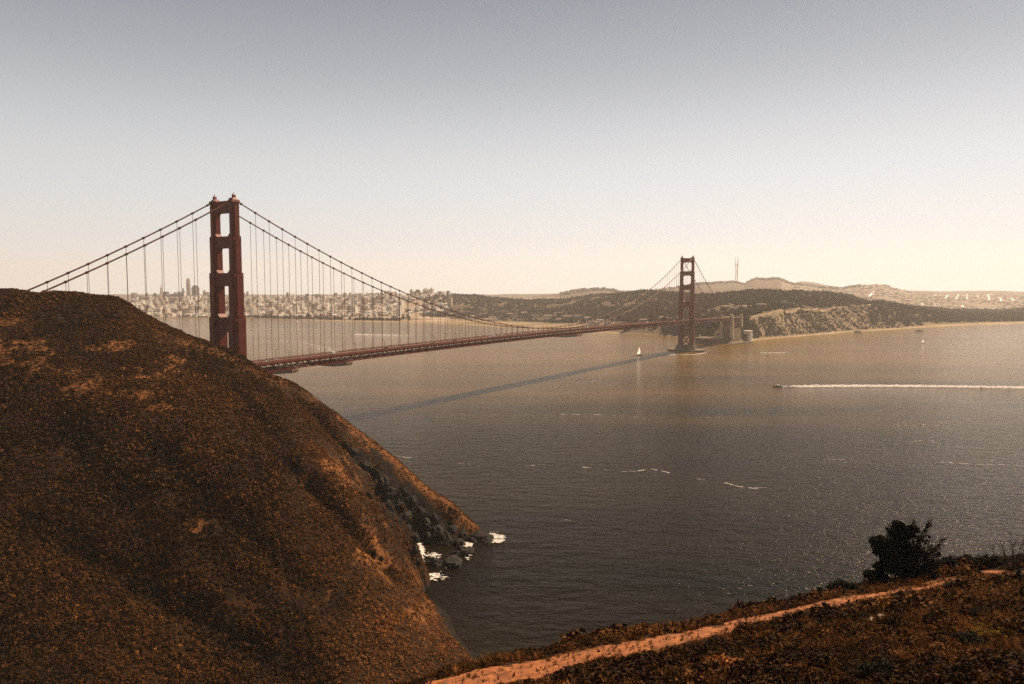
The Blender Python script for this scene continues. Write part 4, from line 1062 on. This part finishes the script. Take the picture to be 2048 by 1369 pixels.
# lattice mast on the far hill
x, y, z = at(1473.5, 564, 9250); o = empty('broadcast_mast', (x, y, z-12), .3); o.scale = (1.28, 1.28, 1.27); tag(o, 'three legged lattice broadcast mast on the hazy far hill', 'mast')
def legp(k, zz):
    zs_, rs_ = [0, 70, 125, 185, 190], [17, 12.5, 11, 15.5, 16]
    r_ = np.interp(zz, zs_, rs_); a_ = 2*math.pi*k/3 + .35; return (r_*math.cos(a_), r_*math.sin(a_), zz)
for k in range(3):
    m_ = MB(); 
    for za, zb in ((0,40),(40,80),(80,125),(125,160),(160,190)): m_.bar(legp(k,za), legp(k,zb), 3.4)
    m_.build('leg', M['lattice'], o)
    m_ = MB(); p = legp(k, 190); m_.bar(p, (p[0], p[1], 262 if k else 240), 2.6); m_.build('antenna', M['lattice'], o)
m_ = MB()
for zz, t_ in ((40,2.4),(78,3),(105,2.4),(130,3),(152,2.6),(178,3.6),(190,5)):
    for k in range(3): m_.bar(legp(k,zz), legp((k+1)%3,zz), t_)
for za, zb in ((0,40),(40,78),(78,105),(105,130),(152,178)):
    for k in range(3): m_.bar(legp(k,za), legp((k+1)%3,zb), 1.3)
p = [legp(k,190) for k in range(3)]
for q in p: m_.bar((q[0]*1.5,q[1]*1.5,190), (0,0,190), 3)
m_.build('crossarm', M['lattice'], o)

# pale streets running straight up the distant slopes
for i, (xa, ya, xb, yb) in enumerate(((1738,594,1748,584),(1866,595,1872,590),(1891,597,1896,590),(1912,599,1917,590),(1933,599,1935,590),(1956,598,1956,590),(1978,600,1976,590),(2003,603,1999,596),(2028,602,2022,597),(1923,624,1926,612),(1869,616,1874,610),(1840,613,1846,608))):
    pts = []
    for q in range(14):
        u = q/13; pxq, pyq = xa+(xb-xa)*u, ya+(yb-ya)*u
        for Yd in np.arange(3600, 9800, 40):
            x, y, z = at(pxq, pyq, Yd)
            if z < lz1(x, y): pts.append((x, y)); break
    if len(pts) < 3: continue
    vs = []
    for x, y in pts:
        for dx in (-11, 11): vs.append((x+dx, y, lz1(x+dx, y)+2.5))
    m_ = MB(); m_.add(vs, [(2*k, 2*k+1, 2*k+3, 2*k+2) for k in range(len(pts)-1)]); tag(m_.build('road', M['facade3']), kind='structure')

# ------------------------------------------------------------------ woods on the far land
ft = [leaf_cloud(16, .42, 400+i, squash=1.05, lobes=3, shell=.5) for i in range(5)]
n = 60000
px = gh.uniform(-50, 2150, n); Y = np.exp(gh.uniform(np.log(1950), np.log(5400), n)); X = (px-1024)/F_PX*cP*Y
Z, _, ly = land_z(X, Y)
y1, y2, y3 = ly[1], ly[2], ly[3]
ridge = (px > 845)*(Y > y2*1.03)*(Y < y3*1.10)
p1 = np.where(px > 1180, .95, np.where(Y > y3*.80, .9, .60))*(px > 845)
cityp = .07*(px <= 845)*(Y > y1+50)
line = (px > 480)*(px < 800)*(np.abs(Y-(y1+90)) < 45)*.9
flat = (px > 1250)*(Y > y1+15)*(Y <= y2*1.03)*np.where(px < 1490, .8, .0)
gaps = fbm(X/150, Y/150, 311)
prob = np.maximum.reduce([ridge*p1*sstep(.30,.42,gaps), cityp*sstep(.45,.6,gaps), line, flat*sstep(.35,.5,gaps), (px > 1740)*(Y > y1+60)*(Y < y3*1.1)*.8])
k = (gh.random(n) < prob) & (Y > y1+12)
k &= gh.random(n) < np.clip((Y/4300)**-1.0*1.4, .5, 1)
pxs = px
X, Y, Z, px = X[k], Y[k], Z[k], px[k]
sc = gh.uniform(6, 12, len(X)); rnd = np.clip(gh.normal(.35, .2, len(X)) + .5*(fbm(X/90, Y/90, 313)-.5), 0, 1)
n2 = 9000; q = gh.uniform(1485, 1850, n2); Yq = gh.uniform(0, 1, n2)*np.interp(q, PXG, Y2-Y1)*1.05 + np.interp(q, PXG, Y1)+6; Xq = (q-1024)/F_PX*cP*Yq
Zq, _, lq = land_z(Xq, Yq); kq = gh.random(n2)*.9 > land_masks(Xq, Yq, Zq, q, lq)[0]+.10     # bluff scrub between the sand chutes
n3 = 2500; q3 = gh.uniform(1120, 1720, n3); Y3q = np.interp(q3, PXG, Y5)*gh.uniform(.86, 1.02, n3); X3q = (q3-1024)/F_PX*cP*Y3q; Z3q = land_z(X3q, Y3q)[0]
k3 = fbm(X3q/300, Y3q/300, 317) > .45
X, Y, Z, px = (np.concatenate([a, b[kq], c[k3]]) for a, b, c in ((X, Xq, X3q), (Y, Yq, Y3q), (Z, Zq, Z3q), (px, q, q3)))
sc = np.concatenate([sc, gh.uniform(1.6, 3.8, kq.sum()), gh.uniform(9, 17, k3.sum())]); rnd = np.concatenate([rnd, gh.uniform(.5, 1.0, kq.sum()), gh.uniform(.2, .6, k3.sum())])
tag(scatter('forest', ft, np.stack([X, Y, Z+sc*.25], 1), sc, M['forest'], rnd, tall=gh.uniform(.9,1.5,len(X))), 'dark park woods covering the far ridges', None, None, 'stuff')
print('trees', len(X))

# ------------------------------------------------------------------ boats and their wakes
def wake(pts, w0, w1, name='wake', h=.5, seed=0, kind_mat='foam', gap=.0, even=False):
    """ragged strip of foam lying on the water through photo points"""
    P = np.array([on_z(a, b)[:2] for a, b in pts]); seg = np.hypot(*np.diff(P, axis=0).T); s = np.concatenate([[0], np.cumsum(seg)])
    n_ = int(max(20, min(500, s[-1]/2.2))); q = np.linspace(0, s[-1], n_); cx, cy = np.interp(q, s, P[:,0]), np.interp(q, s, P[:,1])
    tx, ty = np.gradient(cx), np.gradient(cy); L = np.hypot(tx, ty)+1e-6; nx, ny = -ty/L, tx/L
    wd = np.interp(q, [0, s[-1]], [w0, w1]); nu = 9; u = np.linspace(-1, 1, nu)
    vs, fs = [], []
    ed = fbm(q/6, q*0+seed, 501+seed)
    for i in range(n_):
        for j in range(nu):
            off = u[j]*wd[i]*((.8+.4*ed[i])*min(1, .25+q[i]/60) if even else .45+1.1*ed[i]); jit = (vnoise(np.array([q[i]/2.0]), np.array([j*1.7+seed]), 77)[0]-.5)
            vs.append((cx[i]+nx[i]*off, cy[i]+ny[i]*off, .05+h*(1-u[j]**2)*(.4+.9*abs(jit)*2)))
    for i in range(n_-1):
        for j in range(nu-1):
            hole = vnoise(np.array([q[i]/3.5]), np.array([u[j]*2.5+seed*3.1]), 91)[0]
            if hole > gap + (.35*abs(u[j]) if gap > 0 else 0) + (max(0, q[i]/s[-1]-.5)*.6*abs(u[j]) if even else 0): fs.append((i*nu+j, i*nu+j+1, (i+1)*nu+j+1, (i+1)*nu+j))
    m_ = MB(); m_.add(vs, fs); o = m_.build(name, M[kind_mat]); return tag(o, kind='stuff')
wake([(1559,774.5),(1640,773),(1760,772.5),(1880,773.5),(1980,775),(2100,777)], 8.0, 8.0, h=2.4, seed=1, even=True)
wake([(710,669.5),(760,670.5),(820,671.5),(870,672.5)], 9, 3, h=2.2, seed=2)
wake([(720,705),(690,702),(650,696),(610,687),(560,680)], 6, 3, h=.8, seed=3, gap=.46)
wake([(715,707),(680,704),(640,699),(600,690)], 5, 3, h=.6, seed=4, gap=.52)
wake([(1571,706),(1548,705.5),(1520,705.5)], 2.5, 1.5, h=.8, seed=5)
def motorboat(px, py, rz, L, lab):
    o = empty('motorboat', on_z(px, py), rz); tag(o, lab, 'motorboat')
    m_ = MB(); n_ = 9; vs = []
    for i in range(n_):
        u = i/(n_-1); x = (u-.5)*L; b = L*.15*(1-max(0, (u-.45)/.55)**2.2); zt = .12*L*(.7+.6*u)
        vs += [(x, -b, zt), (x, -b*.75, .1), (x, b*.75, .1), (x, b, zt)]
    fs = []
    for i in range(n_-1):
        a_ = i*4
        for j in range(3): fs.append((a_+j, a_+4+j, a_+5+j, a_+1+j))
        fs.append((a_+3, a_+7, a_+4, a_))
    fs += [(0,1,2,3), tuple(reversed(range((n_-1)*4, n_*4)))]
    m_.add(vs, fs); m_.build('hull', M['black'] if L > 13 else M['white'], o)
    m_ = MB(); m_.prism([(-L*.2, L*.1), (L*.18, L*.1), (L*.08, L*.24), (-L*.18, L*.24)], -L*.1, L*.1); m_.build('cabin', M['white'], o)
    m_ = MB(); m_.prism([(L*.10, L*.15), (L*.165, L*.15), (L*.11, L*.21), (L*.06, L*.21)], -L*.102, L*.102); m_.build('window', M['glass'], o)
    m_ = MB(); m_.tube([(-L*.05,0,L*.24),(-L*.05,0,L*.36)], .06); m_.build('mast', M['white'], o)
motorboat(1555, 774.5, math.pi, 14.0, 'dark hulled motorboat at the head of the long white wake')
motorboat(707, 669.5, math.pi, 12.0, 'small white motorboat with a straight wake seen through the suspenders')
motorboat(1574, 706.2, 0, 9.0, 'tiny motorboat with a thin wake right of the far tower')
def sailboat(px, py, L, Hm, rz, lab):
    o = empty('sailboat', on_z(px, py), rz); tag(o, lab, 'sailboat')
    m_ = MB(); n_ = 9; vs = []
    for i in range(n_):
        u = i/(n_-1); x = (u-.5)*L; b = L*.13*math.sin(math.pi*min(1, .25+u*.75))**.8 + .02
        vs += [(x, -b, L*.09), (x, -b*.5, -.2), (x, b*.5, -.2), (x, b, L*.09)]
    fs = []
    for i in range(n_-1):
        a_ = i*4
        for j in range(3): fs.append((a_+j, a_+4+j, a_+5+j, a_+1+j))
        fs.append((a_+3, a_+7, a_+4, a_))
    fs += [(0,1,2,3), tuple(reversed(range((n_-1)*4, n_*4)))]
    m_.add(vs, fs); m_.build('hull', M['black'], o)
    m_ = MB(); m_.tube([(L*.08,0,.5),(L*.08,0,Hm)], [.14,.08]); m_.bar((L*.08,0,L*.16),(-L*.40,.5,L*.16), .16); m_.build('mast', M['white'], o)
    def sail(a_, b_, c_, belly, nm):
        m_ = MB(); g_ = 7; vs, ix = [], {}
        for i in range(g_+1):
            for j in range(g_+1-i):
                u, v_ = i/g_, j/g_; p = Vector(a_)*(1-u-v_)+Vector(b_)*u+Vector(c_)*v_
                k_ = 27*u*v_*(1-u-v_)+.6*(u*(1-u)); ix[i,j] = len(vs); vs.append((p.x, p.y+belly*k_, p.z))
        fs = []
        for i in range(g_):
            for j in range(g_-i):
                fs.append((ix[i,j], ix[i+1,j], ix[i,j+1]))
                if j < g_-i-1: fs.append((ix[i+1,j], ix[i+1,j+1], ix[i,j+1]))
        m_.add(vs, fs); m_.build(nm, M['sail'], o, True) 
    sail((L*.06,0,L*.19), (-L*.40,.5,L*.19), (L*.07,0,Hm*.97), L*.05, 'mainsail')
    sail((L*.48,0,L*.12), (L*.02,.9,L*.15), (L*.10,0,Hm*.86), L*.06, 'jib')
sailboat(1279, 710.8, 16.0, 20.0, 2.25, 'white two sail yacht on the water left of the far tower')
sailboat(1846, 686.2, 9.0, 12.0, 1.9, 'small white sailboat far right near the opposite beach')
sailboat(594, 646, 12.0, 13.0, .4, 'tiny sailboat by the city shore behind the suspenders')

# foam lines on the open water and surf at the cove
for i, (pts, w0, w1, g_) in enumerate((
  ([(1160,934),(1200,939),(1235,945),(1275,943),(1300,938),(1340,946)], 1.3, 1.3, .52),
  ([(1388,958),(1410,959)], 1.0, .6, .4), ([(1448,966),(1475,973),(1505,977),(1534,976)], 1.3, 1.1, .35),
  ([(1120,829),(1190,830),(1240,832),(1290,837)], 1.6, 1.2, .5), ([(1400,836),(1450,836)], 1.2, .8, .6),
  ([(1795,852),(1850,850),(1890,853)], 1.4, 1.0, .5), ([(1820,885),(1850,880),(1870,883)], 1.2, .9, .45),
  ([(1640,919),(1690,920)], 1.0, .7, .5), ([(1880,925),(1950,929),(2010,930),(2048,933)], 1.5, 1.0, .5),
  ([(1050,932),(1090,930)], 1.0, .6, .5), ([(790,912),(815,916),(850,914)], 1.0, .8, .5), ([(900,930),(930,927),(960,934)], .9, .6, .55),
  ([(1085,718),(1130,718.5),(1200,719),(1250,717.5)], 4, 3, .5), ([(1150,765),(1200,762),(1235,766)], 2, 1.5, .55),
  ([(1310,712),(1345,710),(1390,709.5),(1412,706)], 5, 5, .3), ([(1130,1040),(1160,1046)], .7, .4, .6))):
    wake(pts, w0*.75, w1*.75, name='foam', h=.12, seed=20+i, gap=g_)
def surf(cx, cy, rx, ry, seed, thr=.45):
    """patch of broken surf on the water, centred on a photo pixel"""
    n_ = 70; vs, fs = [], []
    for i in range(n_):
        for j in range(n_):
            a_, b_ = cx+rx*(2*i/(n_-1)-1), cy+ry*(2*j/(n_-1)-1); x, y, _ = on_z(a_, b_)
            vs.append((x, y, .12+.8*float(fbm(np.array([x/1.4]), np.array([y/1.4]), seed+3)[0])))
    for i in range(n_-1):
        for j in range(n_-1):
            u, v_ = 2*i/(n_-2)-1, 2*j/(n_-2)-1; x, y, _ = vs[i*n_+j]
            if .5*fbm(np.array([x/4]), np.array([y/2.0]), seed)[0]+.5*fbm(np.array([x/1.1]), np.array([y/.8]), seed+9)[0] > thr + .30*(u*u+v_*v_): fs.append((i*n_+j, (i+1)*n_+j, (i+1)*n_+j+1, i*n_+j+1))
    if fs:
        m_ = MB(); m_.add(vs, fs); tag(m_.build('foam', M['foam']), kind='stuff')
surf(992, 1077, 30, 12, 601, .36); surf(937, 1098, 10, 24, 602, .33); surf(872, 1155, 28, 11, 603, .38); surf(840, 1120, 11, 52, 604, .30); surf(868, 1112, 20, 7, 605, .38); surf(952, 1077, 16, 9, 606, .38)

# rocks
def rock(px, py, r_, sq, seed, lab, z=0.0, mat_='rock'):
    g = np.random.default_rng(seed); nu, nv = 18, 12; vs, fs = [], []
    for j in range(nv):
        for i in range(nu):
            th, ph = 2*math.pi*i/nu, math.pi*(j/(nv-1)-.5)
            d_ = np.array([math.cos(th)*math.cos(ph), math.sin(th)*math.cos(ph), math.sin(ph)])
            q = .45+1.1*float(fbm(np.array([d_[0]*2.1+seed]), np.array([d_[1]*2.1+d_[2]*2.9]), seed)[0]); q = round(q*7)/7*.6+q*.4
            vs.append(tuple(d_*q*r_*np.array([1.2,.9,sq])))
    for j in range(nv-1):
        for i in range(nu): fs.append((j*nu+i, j*nu+(i+1)%nu, (j+1)*nu+(i+1)%nu, (j+1)*nu+i))
    m_ = MB(); m_.add(vs, fs); o = m_.build('rock', M[mat_]); o.location = on_z(px, py, z); o.rotation_euler = (0,0,g.random()*6); return tag(o, lab, 'rock')
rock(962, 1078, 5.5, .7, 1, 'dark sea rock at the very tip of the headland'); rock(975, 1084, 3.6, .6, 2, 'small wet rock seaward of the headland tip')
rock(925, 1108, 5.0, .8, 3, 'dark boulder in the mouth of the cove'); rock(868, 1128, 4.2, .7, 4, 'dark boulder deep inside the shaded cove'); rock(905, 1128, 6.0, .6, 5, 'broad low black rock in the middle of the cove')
rock(950, 1068, 4.0, .9, 6, 'upright rock leaning on the headland tip')
def crag(px, py, r_, seed, lift, lab, grp):
    b = None
    for Yd in np.arange(338, 432, .5):
        x, y, z = at(px, py, Yd)
        if z < float(hill_z(np.array([x]), np.array([float(y)]))[0]): b = (x, y, z); break
    if b is None: return
    g = np.random.default_rng(seed); nu, nv = 30, 22; th = np.linspace(0, 2*np.pi, nu, endpoint=False); ph = np.linspace(-np.pi/2, np.pi/2, nv)
    T_, P_ = np.meshgrid(th, ph); dx, dy, dz = np.cos(T_)*np.cos(P_), np.sin(T_)*np.cos(P_), np.sin(P_)
    rg = 1-np.abs(2*fbm(dx*2.2+seed*1.7, dz*1.2+dy*2.2, seed, 3)-1); st = np.abs(((dz*3.2+dx*1.1+fbm(dx*3, dy*3, seed+5)*1.2) % 1.0)-.5)
    q = (.35+.75*rg+.28*st)*r_; V_ = np.stack([dx*q*1.25, dy*q*.7, dz*q*1.05], -1)
    o = link_mesh('rock', fast_mesh('rock', V_.reshape(-1,3), np.concatenate([np.stack([j*nu+np.arange(nu), j*nu+(np.arange(nu)+1)%nu, (j+1)*nu+(np.arange(nu)+1)%nu, (j+1)*nu+np.arange(nu)], 1) for j in range(nv-1)])), M['rock'])
    o.location = (b[0], b[1]+r_*.25, b[2]+lift-r_*.2); o.rotation_euler = (g.normal()*.25, g.normal()*.25, g.random()*6); tag(o, lab, 'rock', grp)
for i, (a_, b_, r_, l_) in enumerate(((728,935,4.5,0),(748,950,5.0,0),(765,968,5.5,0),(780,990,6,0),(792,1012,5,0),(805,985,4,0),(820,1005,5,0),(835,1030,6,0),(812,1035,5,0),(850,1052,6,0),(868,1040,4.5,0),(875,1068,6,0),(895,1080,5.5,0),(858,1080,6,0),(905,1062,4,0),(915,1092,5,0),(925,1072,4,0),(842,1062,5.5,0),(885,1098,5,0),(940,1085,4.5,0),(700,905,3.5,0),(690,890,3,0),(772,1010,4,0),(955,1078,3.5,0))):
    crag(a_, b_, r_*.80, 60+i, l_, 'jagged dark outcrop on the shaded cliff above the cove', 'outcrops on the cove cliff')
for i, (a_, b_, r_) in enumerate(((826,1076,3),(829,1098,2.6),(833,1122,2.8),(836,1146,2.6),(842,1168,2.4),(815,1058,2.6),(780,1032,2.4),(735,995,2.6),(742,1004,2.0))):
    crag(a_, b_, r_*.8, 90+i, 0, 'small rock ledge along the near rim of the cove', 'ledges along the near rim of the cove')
rock(1716, 664.8, 13, .42, 7, 'black offshore rock below the sandy bluffs'); rock(1839, 663, 12, .4, 8, 'black offshore rock near the left end of the far beach')

# ------------------------------------------------------------------ plants one can tell apart on the near ridge
def tree(name, base, limbs, clumps, leaf, nleaf, lab, cat, r0, seed, group=None, mat_='leaf', trunk_mat='bark', twigs=0, twig_len=1.0):
    """limbs: polylines from the base in photo-facing offsets (x right, y away, z up); clumps: (x, y, z, rx, rz)"""
    g = np.random.default_rng(seed); o = empty(name, base); tag(o, lab, cat, group)
    m_ = MB(); ends = []
    for k_, L in enumerate(limbs):
        pts = [Vector((0,0,-.3))] + [Vector(p) for p in L]; fine = []
        for a_, b_ in zip(pts[:-1], pts[1:]):
            for t_ in np.linspace(0, 1, 4)[:-1]: fine.append(a_.lerp(b_, t_) + Vector(g.normal(size=3))*.03*(a_-b_).length)
        fine.append(pts[-1]); rr_ = np.linspace(r0 if k_ == 0 else r0*.7, r0*.12, len(fine)); m_.tube(fine, list(rr_), 7)
        ends += fine[len(fine)//3:]
    for _ in range(twigs):
        p = ends[g.integers(0, len(ends))]; d_ = Vector((p.x*.5+g.normal()*.5, g.normal()*.5, .5+abs(g.normal())*.7)).normalized()*twig_len*(.4+.8*g.random())
        q = p + d_*.55 + Vector(g.normal(size=3))*.08; e_ = p + d_ + Vector(g.normal(size=3))*.12
        m_.tube([p, q, e_], [r0*.2, r0*.14, r0*.07], 4)
        for _k in range(2): m_.tube([q, q + Vector((g.normal()*.3, g.normal()*.3, .25+.3*g.random()))*twig_len*.7], [r0*.12, r0*.06], 4)
    m_.build('trunk', M[trunk_mat], o)
    out = []
    for i, (x, y, z, rx, rz_, *nn) in enumerate(clumps):
        c_ = leaf_cloud(nn[0] if nn else nleaf, leaf/rx, seed*50+i, squash=rz_/rx, lobes=7, shell=.35)*rx
        lowhalf = c_.copy(); lowhalf[...,2] *= -.55; c_ = np.concatenate([c_, lowhalf[:len(c_)//2]])
        out.append(c_ + np.array([x, y, z]))
    if out:
        Vv = np.concatenate(out).reshape(-1,3); me = fast_mesh('crown', Vv, np.arange(len(Vv)).reshape(-1,4), face_rnd=g.random(len(Vv)//4)**1.3)
        link_mesh('crown', me, M[mat_], o)
    return o
def ground_at(px, py, Y0_=40, Y1_=100):
    """where the sight line meets the near ridge"""
    for Yd in np.arange(Y0_, Y1_, .25):
        x, y, z = at(px, py, Yd)
        if z < float(ridge_z(np.array([x]), np.array([y]))[0]): return (x, y, float(ridge_z(np.array([x]), np.array([y]))[0]))
    x, y, z = at(px, py, Y1_); return (x, y, float(ridge_z(np.array([x]), np.array([y]))[0]))
def spot(px, Y):
    x = (px-1024)/F_PX*Y*1.07; 
    for _ in range(5):
        z = float(ridge_z(np.array([x]), np.array([float(Y)]))[0]); q, _py = proj(x, Y, z); x += (px-q)/F_PX*Y
    return (x, Y, z)
u = 81/F_PX                                             # metres per photo pixel at the tree
b = spot(1805, 81)
def T(px, py, dy=0.0): return ((px-1805)*u, dy, (1166-py)*u)
tree('cypress_tree', b, [[T(1803,1130),T(1795,1095),T(1790,1062)], [T(1815,1135),T(1830,1095),T(1842,1068),T(1850,1052)], [T(1785,1140,.4),T(1765,1112,.5)], [T(1825,1140,-.3),T(1852,1110,-.4),T(1878,1085)], [T(1812,1120,.3),T(1822,1080,.4),T(1820,1050)], [T(1835,1130),T(1868,1120)]],
     [T(1775,1098)+(1.9,1.6), T(1800,1075,.6)+(1.7,1.4), T(1797,1098,-.4)+(1.7,1.5), T(1812,1150,.2)+(1.9,1.0), T(1785,1128,.2)+(1.8,1.3), T(1788,1118,-.5)+(1.9,1.2), T(1762,1110,.5)+(1.1,.9), T(1820,1128,.6)+(1.5,1.1), T(1800,1145,-.3)+(1.9,.9), T(1815,1060,-.3)+(.9,.7), T(1792,1052)+(.7,.6), T(1842,1148)+(1.1,.8), T(1768,1142,.3)+(1.2,.7), T(1760,1160,.2)+(1.2,.6), T(1740,1158,.2)+(.8,.6), T(1760,1090,.3)+(1.2,1.1), T(1830,1110,.3)+(1.2,1.0), T(1838,1085)+(1.3,1.5,110), T(1860,1108)+(1.3,1.2,110), T(1862,1135)+(1.1,.8,160)],
     .15, 650, 'wind shaped dark cypress with a dense left half and bare right branches', 'tree', .12, 5, twigs=520, twig_len=1.0)
b = spot(1683, 76); u2 = 76/F_PX
tree('round_shrub', b, [[(-.4,0,.5),(-.9,0,.9)], [(.3,.2,.6),(.6,.2,1.0)], [(0,-.1,.7),(.1,0,1.2)]], [(-.75,0,.55,.9,.8), (.1,.2,.75,1.1,.95), (.95,0,.55,.9,.7), (0,-.4,.4,1.1,.6), (1.4,.1,.35,.5,.4)], .09, 420, 'dark rounded shrub on the edge left of the cypress', 'shrub', .08, 6, twigs=40, twig_len=.5)
b = spot(2024, 79.5); u2 = 79.5/F_PX
def T2(px, py, dy=0.0): return ((px-2024)*u2, dy, (1126-py)*u2)
tree('bare_shrub', b, [[T2(2010,1100),T2(1995,1070)], [T2(2024,1095),T2(2022,1066)], [T2(2035,1100),T2(2048,1068)], [T2(2000,1110),T2(1982,1085)], [T2(2040,1108),T2(2062,1085)], [T2(2030,1105,.4),T2(2036,1072,.6)]], [(0,0,.3,.8,.4),(.8,.2,.3,.6,.4)], .07, 60, 'leafless fan shaped shrub beside the upper path at the right edge', 'shrub', .09, 7, trunk_mat='twig', twigs=120, twig_len=1.0)
b = spot(1955, 83); tree('dark_shrub', b, [[(-.5,0,.5),(-1.1,0,1.0)], [(.4,0,.6),(.9,0,1.2)], [(-1.2,.2,.3),(-2.0,.2,.7)]], [(-.8,0,.5,1.0,.7),(.4,0,.6,.9,.9),(1.0,0,.7,.5,.7),(-2.0,.2,.35,.9,.5),(-3.0,.3,.3,.7,.4)], .08, 300, 'spreading dark shrub between the cypress and the leafless shrub', 'shrub', .07, 8, twigs=90, twig_len=.8)
for i, (a_, Yd, w_, lab) in enumerate(((1905,85,1.3,'low dark shrub on the rim just right of the cypress'),(1990,82,1.1,'low dark shrub left of the leafless fan shaped one'),(2043,81,1.4,'dark shrub on the rim in the far right corner'),(1932,86,1.0,'small dark shrub on the rim midway between cypress and leafless shrub'),(1640,74.5,.7,'smallest dark shrub on the rim left of the cypress'))):
    b = spot(a_, Yd); tree('dark_shrub', b, [[(-.4*w_,0,.5)], [(.4*w_,0,.6)], [(0,.1,.7)]], [(-.7*w_,0,.35,.8*w_,.5),(.1,0,.5,.8*w_,.7),(.8*w_,0,.35,.7*w_,.5)], .08, 300, lab, 'shrub', .06, 70+i, twigs=50, twig_len=.6)
b = ground_at(1492, 1268); tree('path_shrub', b, [[(-.3,0,.5),(-.6,0,.9)], [(.3,0,.5),(.7,0,.9)], [(0,.2,.6),(.1,.3,1.0)]], [(-.3,0,.4,.7,.55),(.4,.1,.4,.7,.55),(0,-.3,.3,.8,.4)], .06, 240, 'scraggly grey shrub leaning over the dirt path', 'shrub', .05, 9, trunk_mat='twig', mat_='scrub', twigs=90, twig_len=.6)
for i, (a_, b__, r_, lab, h_) in enumerate(((1800,1200,.8,'dark bush beside the narrowing path below the cypress',.6), (1585,1243,.9,'dark bush hanging over the lower edge of the path',.6), (1655,1238,1.0,'wide dark bush below the path near the pale stones',.6), (1870,1155,.8,'low dark bush on the ridge right of the cypress',.5), (1730,1240,.8,'brown bush arching in the middle of the near slope',.5),
        (1930,1290,1.1,'large black bush under the patch of yellow flowers',.7), (1750,1350,1.0,'dark bush at the bottom edge of the near slope',.6), (2000,1340,1.2,'tall dark bush in the bottom right corner',.8), (1620,1300,.8,'rounded brown bush on the open near slope',.5), (1270,1330,.7,'dark bush below the widest stretch of path',.5), (1880,1240,1.0,'spreading dark bush left of the yellow flowers',.5), (1960,1235,.9,'dark bush above the patch of yellow flowers',.6))):
    b = ground_at(a_, b__, 30, 100)
    tree('bush', b, [[(-r_*.5,0,h_*.6)], [(r_*.5,.1,h_*.7)], [(0,-.1,h_*.9)]], [(-r_*.4,0,h_*.4,r_*.7,h_*.8),(r_*.45,.1,h_*.45,r_*.65,h_*.8),(0,-r_*.3,h_*.35,r_*.8,h_*.7)], .055, 330, lab, 'bush', .05, 30+i, twigs=30, twig_len=.45)
# yellow flowers
yl = mat_rnd('yellow_flowers', [(0.0, (0.05,0.04,0.012)), (0.6, (0.16,0.10,0.015)), (1.0, (0.50,0.30,0.03))], .7, .2); M['yellow'] = yl
P_ = [ground_at(RNG.normal(1970, 30), 1266+RNG.normal(0, 7), 30, 80) for _ in range(90)]
tag(scatter('flowers', [leaf_cloud(40, .10, 700)], np.array(P_)+np.array([0,0,.25]), RNG.uniform(.10,.26,len(P_)), yl, RNG.uniform(.2,.8,len(P_)), .5), 'patch of yellow flowers on the near slope', None, None, 'stuff')
# pale stones
def stone(px, py, r_, seed, lab):
    b = ground_at(px, py, 30, 90); o = rock(px, py, r_, .6, seed, lab, mat_='concrete'); o.name = 'stone'; o['category'] = 'stone'; o.location = (b[0], b[1], b[2]+r_*.25); return o
for i, (a_, b__, r_, lab) in enumerate(((1653,1228,.22,'pale stone just below the dirt path'), (1668,1231,.32,'long pale stone right below the dirt path'), (1744,1242,.26,'pale stone at the left of the three on the open slope'), (1764,1238,.36,'largest pale stone on the open near slope'), (1726,1256,.24,'pale stone lowest of the group on the open slope'), (1841,1259,.16,'small lone pale stone on the open slope'), (1906,1338,.18,'pale stone near the bottom right corner'))):
    stone(a_, b__, r_, 40+i, lab)

# ------------------------------------------------------------------ air
hz = MB(); hz.box(-13000, 16000, -260, 13800, -4.5, 700)
hm = bpy.data.materials.new('haze_air'); hm.use_nodes = True; t = hm.node_tree; t.nodes.clear()
ho, hv = t.nodes.new('ShaderNodeOutputMaterial'), t.nodes.new('ShaderNodeVolumePrincipled')
hv.inputs['Color'].default_value = (1.0, 0.96, 0.93, 1); hv.inputs['Density'].default_value = 4.6e-5; hv.inputs['Anisotropy'].default_value = 0.25
t.links.new(hv.outputs[0], ho.inputs['Volume'])
tag(hz.build('haze', hm), kind='stuff')
